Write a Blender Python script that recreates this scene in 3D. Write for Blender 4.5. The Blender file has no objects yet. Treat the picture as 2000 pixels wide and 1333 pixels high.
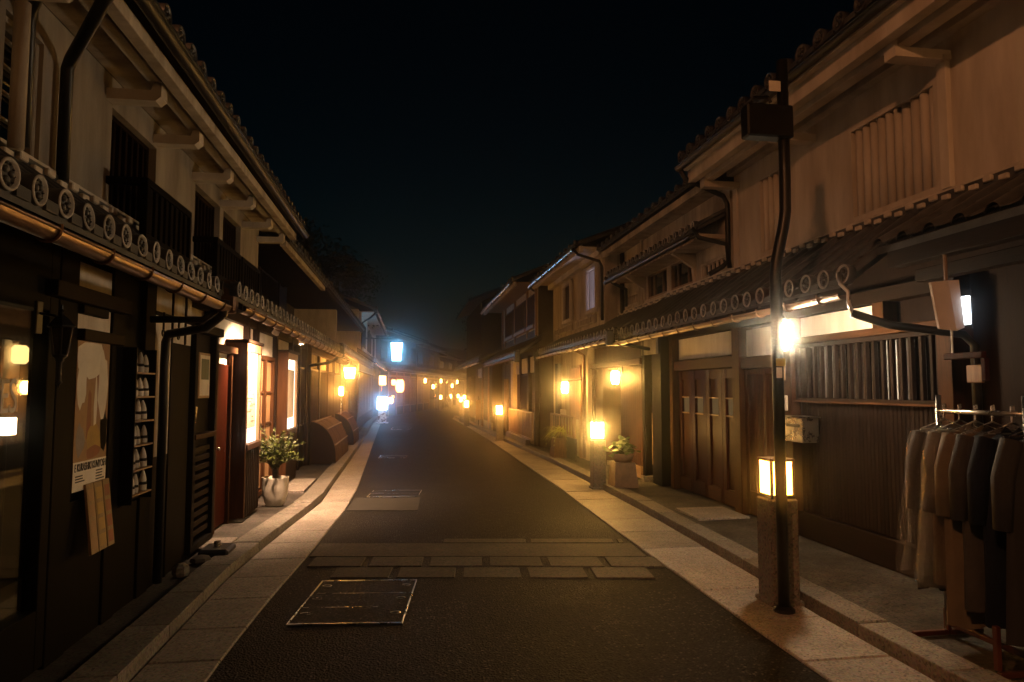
import bpy, math, random
from math import radians as rad, sin, cos, pi
from mathutils import Vector, Matrix, Euler
random.seed(7)
S = bpy.context.scene
C = S.collection

# ------------------------------------------------------------------ camera
cam_d = bpy.data.cameras.new('camera'); cam = bpy.data.objects.new('camera', cam_d); C.objects.link(cam)
cam_d.sensor_width = 36.0; cam_d.lens = 36.0 * 1333 / 2000
cam_d.clip_start = 0.05; cam_d.clip_end = 3000
cam.location = (0, 0, 1.6)
cam.rotation_euler = (rad(90 + 3.9267), 0, rad(-8.5131))
S.camera = cam
# ------------------------------------------------------------------ night sky and moonlight
wd = bpy.data.worlds.new('World'); S.world = wd; wd.use_nodes = True
wn = wd.node_tree.nodes; wl = wd.node_tree.links
sky = wn.new('ShaderNodeTexSky'); sky.sky_type = 'NISHITA'; sky.sun_disc = False
sky.sun_elevation = rad(-5.5); sky.sun_rotation = rad(4); sky.air_density = 1.0; sky.dust_density = 0.6; sky.ozone_density = 3.0
bg = wn['Background']; bg.inputs['Strength'].default_value = .22
tint = wn.new('ShaderNodeMix'); tint.data_type = 'RGBA'; tint.blend_type = 'MULTIPLY'; tint.inputs['Factor'].default_value = 1; tint.inputs['B'].default_value = (.55, 1.35, .55, 1)
wl.new(sky.outputs['Color'], tint.inputs['A']); wl.new(tint.outputs['Result'], bg.inputs['Color'])
sun_d = bpy.data.lights.new('moon', 'SUN'); sun_d.energy = 0.004; sun_d.angle = rad(0.5); sun_d.color = (.75, .85, 1)
sun = bpy.data.objects.new('moon', sun_d); C.objects.link(sun); sun.rotation_euler = (rad(50), 0, rad(30)); sun.location = (0, -10, 20)
# ------------------------------------------------------------------ exposure and sampling
S.view_settings.view_transform = 'Standard'; S.view_settings.look = 'None'
S.view_settings.exposure = 0.0; S.view_settings.gamma = 1.0
S.render.engine = 'CYCLES'
cy = S.cycles
cy.use_denoising = True; cy.max_bounces = 5; cy.diffuse_bounces = 3; cy.glossy_bounces = 3
cy.transmission_bounces = 5; cy.transparent_max_bounces = 12; cy.volume_bounces = 0
cy.sample_clamp_indirect = 8; cy.sample_clamp_direct = 0; cy.caustics_reflective = False; cy.caustics_refractive = False
cy.use_light_tree = True

# ------------------------------------------------------------------ materials
M = {}
def _new(name):
    m = bpy.data.materials.new(name); m.use_nodes = True; M[name] = m
    nt = m.node_tree; return m, nt, nt.nodes, nt.links, nt.nodes['Principled BSDF']
def mat(name, c1, c2=None, rough=.7, scale=6.0, stretch=(1, 1, 1), bump=.25, bscale=60., metal=0., var=.25, rvar=.15, spec=.5, dist=.004, fine=None):
    """two colours mixed by stretched noise, with fine relief, varied per object"""
    m, nt, N, L, B = _new(name)
    c2 = c2 or tuple(v * .6 for v in c1)
    tc = N.new('ShaderNodeTexCoord'); oi = N.new('ShaderNodeObjectInfo')
    add = N.new('ShaderNodeVectorMath'); add.operation = 'MULTIPLY_ADD'
    add.inputs[1].default_value = (1, 1, 1); L.new(tc.outputs['Object'], add.inputs[0])
    mul = N.new('ShaderNodeVectorMath'); mul.operation = 'SCALE'; mul.inputs[0].default_value = (37, 19, 53); L.new(oi.outputs['Random'], mul.inputs['Scale'])
    L.new(mul.outputs[0], add.inputs[2])
    mp = N.new('ShaderNodeMapping'); mp.inputs['Scale'].default_value = stretch; L.new(add.outputs[0], mp.inputs['Vector'])
    n1 = N.new('ShaderNodeTexNoise'); n1.inputs['Scale'].default_value = scale; n1.inputs['Detail'].default_value = 6; n1.inputs['Roughness'].default_value = .62
    L.new(mp.outputs[0], n1.inputs['Vector'])
    rp = N.new('ShaderNodeValToRGB'); rp.color_ramp.elements[0].position = .33; rp.color_ramp.elements[1].position = .68
    rp.color_ramp.elements[0].color = (*c2, 1); rp.color_ramp.elements[1].color = (*c1, 1); L.new(n1.outputs['Fac'], rp.inputs['Fac'])
    hv = N.new('ShaderNodeHueSaturation'); L.new(rp.outputs['Color'], hv.inputs['Color'])
    mr = N.new('ShaderNodeMapRange'); mr.inputs['To Min'].default_value = 1 - var; mr.inputs['To Max'].default_value = 1 + var
    L.new(oi.outputs['Random'], mr.inputs['Value']); L.new(mr.outputs[0], hv.inputs['Value'])
    n2 = N.new('ShaderNodeTexNoise'); n2.inputs['Scale'].default_value = bscale; n2.inputs['Detail'].default_value = 4
    L.new(mp.outputs[0], n2.inputs['Vector'])
    col = hv.outputs['Color']
    if fine:                                   # speckle: dark and light grains of stone
        mx = N.new('ShaderNodeMix'); mx.data_type = 'RGBA'; mx.blend_type = 'MULTIPLY'; mx.inputs['Factor'].default_value = fine[1]
        vo = N.new('ShaderNodeTexVoronoi'); vo.inputs['Scale'].default_value = fine[0]; L.new(add.outputs[0], vo.inputs['Vector'])
        L.new(col, mx.inputs['A']); L.new(vo.outputs['Color'], mx.inputs['B'])
        ds = N.new('ShaderNodeHueSaturation'); ds.inputs['Saturation'].default_value = .25; ds.inputs['Value'].default_value = 1.5; L.new(vo.outputs['Color'], ds.inputs['Color'])
        L.new(ds.outputs['Color'], mx.inputs['B']); col = mx.outputs['Result']
    L.new(col, B.inputs['Base Color'])
    bp = N.new('ShaderNodeBump'); bp.inputs['Strength'].default_value = bump; bp.inputs['Distance'].default_value = dist
    L.new(n2.outputs['Fac'], bp.inputs['Height']); L.new(bp.outputs['Normal'], B.inputs['Normal'])
    rr = N.new('ShaderNodeMapRange'); rr.inputs['To Min'].default_value = max(.03, rough - rvar); rr.inputs['To Max'].default_value = min(1, rough + rvar)
    L.new(n1.outputs['Fac'], rr.inputs['Value']); L.new(rr.outputs[0], B.inputs['Roughness'])
    B.inputs['Metallic'].default_value = metal; B.inputs['Specular IOR Level'].default_value = spec
    return m
def emit(name, col, strength):
    m = bpy.data.materials.new(name); m.use_nodes = True; M[name] = m
    N = m.node_tree.nodes; N.clear(); o = N.new('ShaderNodeOutputMaterial'); e = N.new('ShaderNodeEmission')
    e.inputs['Color'].default_value = (*col, 1); e.inputs['Strength'].default_value = strength
    m.node_tree.links.new(e.outputs[0], o.inputs['Surface']); return m
def glassy(name, tint=(1, 1, 1), gloss=.12, rough=.03):
    m = bpy.data.materials.new(name); m.use_nodes = True; M[name] = m
    nt = m.node_tree; N = nt.nodes; N.clear(); L = nt.links
    o = N.new('ShaderNodeOutputMaterial'); t = N.new('ShaderNodeBsdfTransparent'); g = N.new('ShaderNodeBsdfGlossy')
    t.inputs['Color'].default_value = (*tint, 1); g.inputs['Roughness'].default_value = rough; g.inputs['Color'].default_value = (1, 1, 1, 1)
    lw = N.new('ShaderNodeLayerWeight'); lw.inputs['Blend'].default_value = .25
    mr = N.new('ShaderNodeMapRange'); mr.inputs['To Min'].default_value = gloss * .4; mr.inputs['To Max'].default_value = min(1, gloss * 4)
    L.new(lw.outputs['Facing'], mr.inputs['Value']); x = N.new('ShaderNodeMixShader')
    L.new(mr.outputs[0], x.inputs[0]); L.new(t.outputs[0], x.inputs[1]); L.new(g.outputs[0], x.inputs[2]); L.new(x.outputs[0], o.inputs['Surface'])
    return m

emit('cafe_box', (1, .74, .45), 14)
V = (9, 9, .7)      # grain running up
HZ = (9, .7, 9)     # grain running along the street
mat('dark_wood', (.017, .010, .007), (.007, .0045, .0035), .55, 5, V, .5, 30, rvar=.15, spec=.03)
mat('dark_wood_h', (.020, .012, .008), (.009, .006, .0045), .55, 5, HZ, .5, 30, spec=.03)
mat('black_wood', (.007, .0058, .005), (.0035, .003, .0028), .6, 5, V, .4, 30, spec=.03)
mat('brown_wood', (.055, .023, .0095), (.020, .009, .0042), .5, 5, V, .5, 30, spec=.03)
mat('brown_wood_h', (.065, .029, .013), (.026, .012, .0058), .5, 5, HZ, .5, 30, spec=.03)
mat('red_wood', (.042, .0085, .0035), (.013, .0035, .0018), .42, 5, V, .4, 30, spec=.03)
mat('tan_wood', (.30, .18, .085), (.17, .095, .045), .55, 5, V, .4, 30)
mat('cedar_bark', (.17, .095, .05), (.075, .043, .026), .75, 5, V, .8, 22, spec=.03)
mat('plaster', (.68, .63, .56), (.44, .39, .33), .85, 2.4, (1, 1.6, .32), .3, 45, var=.04, rvar=.05, dist=.003, spec=.12)
mat('old_plaster', (.60, .53, .44), (.27, .225, .175), .88, 2.6, (1, 1.6, .35), .4, 40, var=.06, rvar=.05, spec=.12)
mat('grey_plaster', (.38, .34, .29), (.19, .165, .14), .88, 2.6, (1, 1.6, .35), .4, 40, var=.06, rvar=.05, spec=.12)
mat('dark_plaster', (.10, .09, .08), (.05, .045, .04), .9, 2, (1, 1, 1), .4, 40, var=.05, spec=.03)
mat('roof_tile', (.075, .078, .082), (.03, .031, .033), .42, 8, (1, 1, 1), .3, 70, rvar=.18)
mat('tile_rim', (.42, .40, .37), (.24, .23, .21), .6, 12, (1, 1, 1), .3, 70)
mat('lime', (.66, .61, .54), (.40, .36, .31), .85, 9, (1, 1, 1), .3, 60, var=.12)
mat('copper', (.24, .135, .08), (.11, .07, .045), .38, 6, (4, .6, 4), .2, 40, metal=.75, rvar=.2)
mat('black_metal', (.012, .012, .012), (.008, .008, .008), .42, 6, (1, 1, 1), .15, 90, metal=.3)
mat('steel', (.52, .51, .49), (.47, .46, .44), .28, 6, (1, 1, 1), .1, 90, metal=1.)
mat('rust_metal', (.11, .035, .02), (.06, .02, .012), .5, 7, (1, 1, 1), .3, 60, metal=.2)
mat('granite', (.31, .275, .24), (.21, .185, .16), .62, 3, (1, 1, 1), .35, 150, var=.14, rvar=.12, fine=(80, .75), dist=.003, spec=.12)
mat('granite_kerb', (.21, .19, .165), (.13, .118, .10), .66, 3, (1, 1, 1), .5, 110, var=.12, fine=(75, .8), dist=.004, spec=.12)
mat('sett', (.10, .085, .064), (.055, .046, .035), .75, 4, (1, 1, 1), .6, 90, var=.16, fine=(60, .8), dist=.005, spec=.12)
mat('concrete', (.085, .076, .066), (.032, .028, .024), .82, 3.5, (1, 1, 1), .8, 70, var=.08, fine=(60, .8), dist=.004, spec=.12)
mat('joint', (.05, .046, .04), (.03, .027, .023), .9, 5, (1, 1, 1), .5, 60, spec=.12)
mat('earth', (.06, .05, .04), (.035, .03, .024), .95, 1, (1, 1, 1), .6, 20, spec=.12)
mat('paper', (.74, .70, .62), (.62, .57, .49), .8, 8, (1, 1, 1), .1, 80, var=.1)
mat('white_cloth', (.62, .59, .55), (.50, .47, .44), .9, 4, (1, 1, 1), .4, 120)
mat('dark_cloth', (.016, .015, .017), (.009, .009, .010), .9, 6, (1, 1, 1), .5, 160)
mat('navy_cloth', (.012, .016, .030), (.007, .009, .017), .9, 6, (1, 1, 1), .5, 160, spec=.1)
mat('grey_cloth', (.055, .052, .050), (.03, .029, .028), .9, 6, (1, 1, 1), .5, 160, spec=.1)
mat('tan_cloth', (.075, .048, .022), (.04, .027, .015), .9, 6, (1, 1, 1), .5, 160)
mat('cream_cloth', (.19, .15, .10), (.12, .10, .07), .9, 6, (1, 1, 1), .5, 160)
mat('pot_white', (.62, .58, .52), (.40, .35, .29), .6, 9, (1, 1, .8), .4, 60)
mat('pot_clay', (.25, .16, .10), (.13, .085, .055), .7, 7, (1, 1, 1), .4, 60)
mat('leaf', (.12, .145, .028), (.06, .085, .018), .55, 3, (1, 1, 1), .1, 30, var=.3, spec=.15)
mat('leaf_yellow', (.42, .42, .045), (.26, .29, .03), .5, 3, (1, 1, 1), .1, 30, var=.3, spec=.2)
mat('leaf_round', (.16, .27, .06), (.09, .18, .04), .4, 3, (1, 1, 1), .15, 25, var=.25)
mat('tree_leaf', (.035, .055, .022), (.02, .034, .015), .6, 1, (1, 1, 1), .1, 30)
mat('bark', (.09, .065, .045), (.05, .036, .026), .9, 6, V, .8, 25)
mat('bamboo', (.30, .20, .09), (.15, .09, .045), .55, 5, V, .3, 30)
mat('sheen_slat', (.32, .33, .33), (.22, .225, .225), .35, 6, (6, 6, .6), .2, 40, var=.35)  # pale tone stands in for bright reflections between the window slats
mat('yellow_paint', (.55, .40, .04), None, .5)
mat('ink', (.03, .028, .026), None, .7)
mat('interior', (.06, .042, .026), (.035, .024, .015), .8, 3, spec=.12)
mat('red_print', (.25, .05, .025), (.14, .03, .02), .6, 8)
mat('gold_print', (.34, .20, .04), (.22, .12, .03), .6, 8)
mat('brown_print', (.26, .14, .07), (.18, .09, .05), .6, 8)
mat('violet_print', (.22, .18, .22), (.13, .11, .14), .6, 8)
mat('green_print', (.10, .15, .08), None, .6, 8)
glassy('glass', (.82, .82, .80), .12)
glassy('dark_glass', (.25, .25, .25), .16)

def asphalt():
    m, nt, N, L, B = _new('asphalt')
    tc = N.new('ShaderNodeTexCoord')
    vo = N.new('ShaderNodeTexVoronoi'); vo.inputs['Scale'].default_value = 70; L.new(tc.outputs['Object'], vo.inputs['Vector'])
    hs = N.new('ShaderNodeHueSaturation'); hs.inputs['Saturation'].default_value = .12; hs.inputs['Value'].default_value = 1.; L.new(vo.outputs['Color'], hs.inputs['Color'])
    n1 = N.new('ShaderNodeTexNoise'); n1.inputs['Scale'].default_value = .9; n1.inputs['Detail'].default_value = 7; L.new(tc.outputs['Object'], n1.inputs['Vector'])
    rp = N.new('ShaderNodeValToRGB'); rp.color_ramp.elements[0].position = .3; rp.color_ramp.elements[1].position = .72
    rp.color_ramp.elements[0].color = (.0060, .0057, .0053, 1); rp.color_ramp.elements[1].color = (.020, .0185, .0168, 1); L.new(n1.outputs['Fac'], rp.inputs['Fac'])
    mx = N.new('ShaderNodeMix'); mx.data_type = 'RGBA'; mx.blend_type = 'MULTIPLY'; mx.inputs['Factor'].default_value = .85
    g = N.new('ShaderNodeMix'); g.data_type = 'RGBA'; g.blend_type = 'MULTIPLY'; g.inputs['Factor'].default_value = 1
    L.new(hs.outputs['Color'], g.inputs['A']); g.inputs['B'].default_value = (2.4, 2.3, 2.2, 1)
    L.new(rp.outputs['Color'], mx.inputs['A']); L.new(g.outputs['Result'], mx.inputs['B']); L.new(mx.outputs['Result'], B.inputs['Base Color'])
    v2 = N.new('ShaderNodeTexVoronoi'); v2.inputs['Scale'].default_value = 42; L.new(tc.outputs['Object'], v2.inputs['Vector'])      # pale quartz grains
    sp = N.new('ShaderNodeSeparateColor'); L.new(v2.outputs['Color'], sp.inputs['Color'])
    th = N.new('ShaderNodeMapRange'); th.inputs['From Min'].default_value = .45; th.inputs['From Max'].default_value = .95; L.new(sp.outputs['Red'], th.inputs['Value'])
    dd = N.new('ShaderNodeMapRange'); dd.inputs['From Min'].default_value = .5; dd.inputs['From Max'].default_value = .2; L.new(v2.outputs['Distance'], dd.inputs['Value'])
    ml = N.new('ShaderNodeMath'); ml.operation = 'MULTIPLY'; L.new(th.outputs[0], ml.inputs[0]); L.new(dd.outputs[0], ml.inputs[1])
    q2 = N.new('ShaderNodeMix'); q2.data_type = 'RGBA'; q2.inputs['B'].default_value = (.15, .138, .122, 1); n3 = N.new('ShaderNodeTexNoise'); n3.inputs['Scale'].default_value = 1.6; n3.inputs['Detail'].default_value = 5; n3.inputs['Distortion'].default_value = .8; L.new(tc.outputs['Object'], n3.inputs['Vector'])
    wr = N.new('ShaderNodeMapRange'); wr.inputs['From Min'].default_value = .32; wr.inputs['From Max'].default_value = .66; wr.inputs['To Min'].default_value = .12; L.new(n3.outputs['Fac'], wr.inputs['Value'])
    wm = N.new('ShaderNodeMath'); wm.operation = 'MULTIPLY'; L.new(ml.outputs[0], wm.inputs[0]); L.new(wr.outputs[0], wm.inputs[1]); L.new(wm.outputs[0], q2.inputs['Factor']); L.new(mx.outputs['Result'], q2.inputs['A']); L.new(q2.outputs['Result'], B.inputs['Base Color'])
    bp = N.new('ShaderNodeBump'); bp.inputs['Strength'].default_value = 1; bp.inputs['Distance'].default_value = .012
    n2 = N.new('ShaderNodeTexNoise'); n2.inputs['Scale'].default_value = 60; n2.inputs['Detail'].default_value = 3; L.new(tc.outputs['Object'], n2.inputs['Vector'])
    sm = N.new('ShaderNodeMath'); sm.operation = 'ADD'; L.new(vo.outputs['Distance'], sm.inputs[0]); L.new(n2.outputs['Fac'], sm.inputs[1])
    L.new(sm.outputs[0], bp.inputs['Height']); L.new(bp.outputs['Normal'], B.inputs['Normal'])
    mr = N.new('ShaderNodeMapRange'); mr.inputs['To Min'].default_value = .42; mr.inputs['To Max'].default_value = .8; L.new(n1.outputs['Fac'], mr.inputs['Value']); L.new(mr.outputs[0], B.inputs['Roughness']); B.inputs['Specular IOR Level'].default_value = .03
asphalt()
def plastic():
    """thin crinkled garment film"""
    m = bpy.data.materials.new('film'); m.use_nodes = True; M['film'] = m
    nt = m.node_tree; N = nt.nodes; N.clear(); L = nt.links
    o = N.new('ShaderNodeOutputMaterial'); t = N.new('ShaderNodeBsdfTransparent'); g = N.new('ShaderNodeBsdfGlossy'); g.inputs['Roughness'].default_value = .13
    d = N.new('ShaderNodeBsdfDiffuse'); d.inputs['Color'].default_value = (.7, .68, .64, 1)
    tc = N.new('ShaderNodeTexCoord'); mp = N.new('ShaderNodeMapping'); mp.inputs['Scale'].default_value = (1, 1, .35); L.new(tc.outputs['Object'], mp.inputs['Vector'])
    n = N.new('ShaderNodeTexNoise'); n.inputs['Scale'].default_value = 34; n.inputs['Detail'].default_value = 6; n.inputs['Distortion'].default_value = 1.5; L.new(mp.outputs[0], n.inputs['Vector'])
    bp = N.new('ShaderNodeBump'); bp.inputs['Strength'].default_value = 1; bp.inputs['Distance'].default_value = .03; L.new(n.outputs['Fac'], bp.inputs['Height']); L.new(bp.outputs['Normal'], g.inputs['Normal'])
    a = N.new('ShaderNodeMixShader'); a.inputs[0].default_value = .02; L.new(t.outputs[0], a.inputs[1]); L.new(d.outputs[0], a.inputs[2])
    b = N.new('ShaderNodeMixShader'); b.inputs[0].default_value = .18; L.new(a.outputs[0], b.inputs[1]); L.new(g.outputs[0], b.inputs[2])
    L.new(b.outputs[0], o.inputs['Surface'])
plastic()
ORANGE = (1, .47, .13); WARM = (1, .60, .34); GOLD = (1, .66, .24); WHITE = (1, .86, .70); COOL = (.78, .90, 1.0)
emit('lamp_orange', (1, .40, .055), 34); emit('lamp_gold', (1, .51, .11), 250); emit('lamp_warm', (1, .41, .07), 200); emit('lamp_white', (1, .74, .46), 470)
emit('lamp_blue', (.22, .62, 1.0), 26); emit('lamp_sign', (.30, .60, 1.0), 42); emit('lamp_pink', (1, .28, .09), 12); emit('case_light', (1, .76, .56), 4.2); emit('window_glow', (1, .66, .30), 5)
emit('violet_glow', (.80, .72, 1.0), 2.2); emit('flood', (1, .38, .14), 1300); emit('cafe_glow', (1, .60, .20), 4); emit('panel_light', (.85, .92, 1.0), 6)
emit('lamp_back', (1, .46, .15), 330)
emit('lamp_far', (1, .45, .10), 80)
emit('window_dim', (1, .62, .25), .10)

# ------------------------------------------------------------------ mesh helpers
class MB:
    def __init__(s): s.v = []; s.f = []
    def add(s, v, f):
        n = len(s.v); s.v += [tuple(p) for p in v]; s.f += [tuple(i + n for i in q) for q in f]; return s
    def box(s, x0, x1, y0, y1, z0, z1, b=0.0):
        x0, x1 = min(x0, x1), max(x0, x1); y0, y1 = min(y0, y1), max(y0, y1); z0, z1 = min(z0, z1), max(z0, z1)
        b = min(b, (x1 - x0) * .45, (y1 - y0) * .45, (z1 - z0) * .45)
        if b <= 0:
            v = [(x, y, z) for x in (x0, x1) for y in (y0, y1) for z in (z0, z1)]
            return s.add(v, [(0, 1, 3, 2), (4, 6, 7, 5), (0, 4, 5, 1), (2, 3, 7, 6), (0, 2, 6, 4), (1, 5, 7, 3)])
        c = ((x0 + x1) / 2, (y0 + y1) / 2, (z0 + z1) / 2); h = ((x1 - x0) / 2, (y1 - y0) / 2, (z1 - z0) / 2)
        idx = {}; v = []
        for sx in (-1, 1):
            for sy in (-1, 1):
                for sz in (-1, 1):
                    sg = (sx, sy, sz)
                    for a in range(3):
                        p = [c[k] + sg[k] * (h[k] - (0 if k == a else b)) for k in range(3)]
                        idx[sg, a] = len(v); v.append(p)
        f = []
        for a in range(3):
            o1, o2 = [k for k in range(3) if k != a]
            for sa in (-1, 1):
                q = []
                for s1, s2 in ((-1, -1), (1, -1), (1, 1), (-1, 1)):
                    g = [0, 0, 0]; g[a] = sa; g[o1] = s1; g[o2] = s2; q.append(idx[tuple(g), a])
                f.append(q)
            for s1 in (-1, 1):
                for s2 in (-1, 1):
                    g0 = [0, 0, 0]; g1 = [0, 0, 0]; g0[a] = -1; g1[a] = 1; g0[o1] = g1[o1] = s1; g0[o2] = g1[o2] = s2
                    f.append([idx[tuple(g0), o1], idx[tuple(g1), o1], idx[tuple(g1), o2], idx[tuple(g0), o2]])
        for sx in (-1, 1):
            for sy in (-1, 1):
                for sz in (-1, 1): f.append([idx[(sx, sy, sz), a] for a in range(3)])
        return s.add(v, f)
    def tube(s, path, r, n=10, cap=True):
        path = [Vector(p) for p in path]; m = len(path); rr = r if isinstance(r, (list, tuple)) else [r] * m; v = []; f = []
        prev = None
        for i, p in enumerate(path):
            d = (path[min(i + 1, m - 1)] - path[max(i - 1, 0)]).normalized()
            if prev is None:
                a = Vector((0, 0, 1)) if abs(d.z) < .9 else Vector((1, 0, 0)); e1 = d.cross(a).normalized()
            else:
                e1 = (prev - d * prev.dot(d)); e1 = e1.normalized() if e1.length > 1e-6 else d.orthogonal().normalized()
            prev = e1; e2 = d.cross(e1)
            for k in range(n):
                t = 2 * pi * k / n; v.append(p + (e1 * cos(t) + e2 * sin(t)) * rr[i])
        for i in range(m - 1):
            for k in range(n):
                a = i * n + k; b = i * n + (k + 1) % n; f.append((a, b, b + n, a + n))
        if cap: f.append(tuple(range(n - 1, -1, -1))); f.append(tuple((m - 1) * n + k for k in range(n)))
        return s.add(v, f)
    def lathe(s, prof, c=(0, 0, 0), n=24, axis='z'):
        v = []; f = []; m = len(prof)
        for r, h in prof:
            for k in range(n):
                t = 2 * pi * k / n; a, b = r * cos(t), r * sin(t)
                v.append((c[0] + a, c[1] + b, c[2] + h) if axis == 'z' else (c[0] + h, c[1] + a, c[2] + b))
        for i in range(m - 1):
            for k in range(n): f.append((i * n + k, i * n + (k + 1) % n, (i + 1) * n + (k + 1) % n, (i + 1) * n + k))
        f.append(tuple(range(n - 1, -1, -1))); f.append(tuple((m - 1) * n + k for k in range(n)))
        return s.add(v, f)
    def prism(s, pts, y0, y1):
        """outline in x,z swept along y"""
        n = len(pts); v = [(p[0], y0, p[1]) for p in pts] + [(p[0], y1, p[1]) for p in pts]
        f = [tuple(range(n - 1, -1, -1)), tuple(range(n, 2 * n))] + [(k, (k + 1) % n, n + (k + 1) % n, n + k) for k in range(n)]
        return s.add(v, f)
    def sheet(s, grid):
        """grid of points -> quads"""
        m = len(grid); n = len(grid[0]); v = [p for r in grid for p in r]
        return s.add(v, [(i * n + k, i * n + k + 1, (i + 1) * n + k + 1, (i + 1) * n + k) for i in range(m - 1) for k in range(n - 1)])
    def mesh(s, name, m, smooth=False):
        me = bpy.data.meshes.new(name); me.from_pydata(s.v, [], s.f); me.update()
        if m: me.materials.append(M[m])
        if smooth:
            for p in me.polygons: p.use_smooth = True
        return me
    def build(s, name, m, parent=None, smooth=False, loc=(0, 0, 0), rot=(0, 0, 0), **kw):
        import bmesh
        me = s.mesh(name, m, smooth)
        bm = bmesh.new(); bm.from_mesh(me); bmesh.ops.recalc_face_normals(bm, faces=bm.faces); bm.to_mesh(me); bm.free()
        return put(name, me, parent, loc, rot, **kw)
def tag(o, label=None, cat=None, group=None, kind=None):
    for k, val in (('label', label), ('category', cat), ('group', group), ('kind', kind)):
        if val: o[k] = val
    return o
def put(name, me, parent=None, loc=(0, 0, 0), rot=(0, 0, 0), **kw):
    o = bpy.data.objects.new(name, me); C.objects.link(o); o.parent = parent; o.location = loc; o.rotation_euler = rot
    return tag(o, **kw)
def thing(name, label, cat, loc=(0, 0, 0), rz=0, group=None, kind=None):
    o = bpy.data.objects.new(name, None); C.objects.link(o); o.location = loc; o.rotation_euler = (0, 0, rz); o.empty_display_size = .2
    return tag(o, label, cat, group, kind)
def copy_tree(o, loc=None, rz=None, parent=None, label=None, swap=None):
    c = o.copy(); C.objects.link(c); c.parent = parent
    if loc is not None: c.location = loc
    if rz is not None: c.rotation_euler = (0, 0, rz)
    if label: c['label'] = label
    if swap and c.type == 'MESH' and c.data.materials and c.data.materials[0].name in swap:
        c.data = c.data.copy(); c.data.materials[0] = M[swap[c.data.materials[0].name]]
    for ch in list(o.children): copy_tree(ch, parent=c, swap=swap)
    return c
def words(text, size, parent, loc, rot, m='ink', name='lettering', align='LEFT', sx=1.0, extrude=.001):
    cu = bpy.data.curves.new(name, 'FONT'); cu.body = text; cu.size = size; cu.extrude = extrude; cu.align_x = align; cu.materials.append(M[m])
    tmp = bpy.data.objects.new('tmp', cu); C.objects.link(tmp); bpy.context.view_layer.update()
    me = bpy.data.meshes.new_from_object(tmp.evaluated_get(bpy.context.evaluated_depsgraph_get())); bpy.data.objects.remove(tmp); bpy.data.curves.remove(cu)
    o = bpy.data.objects.new(name, me); C.objects.link(o); o.parent = parent; o.location = loc; o.rotation_euler = rot; o.scale = (sx, 1, 1); o['kind'] = 'stuff'
    return o
def lamp_light(kind, parent, loc, energy, col, size=.05, rot=(0, 0, 0), spot=None, blend=.6):
    l = bpy.data.lights.new('light', kind); l.energy = energy; l.color = col; l.shadow_soft_size = size
    if spot: l.spot_size = rad(spot); l.spot_blend = blend
    o = bpy.data.objects.new('light', l); C.objects.link(o); o.parent = parent; o.location = loc; o.rotation_euler = rot
    return o

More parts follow.
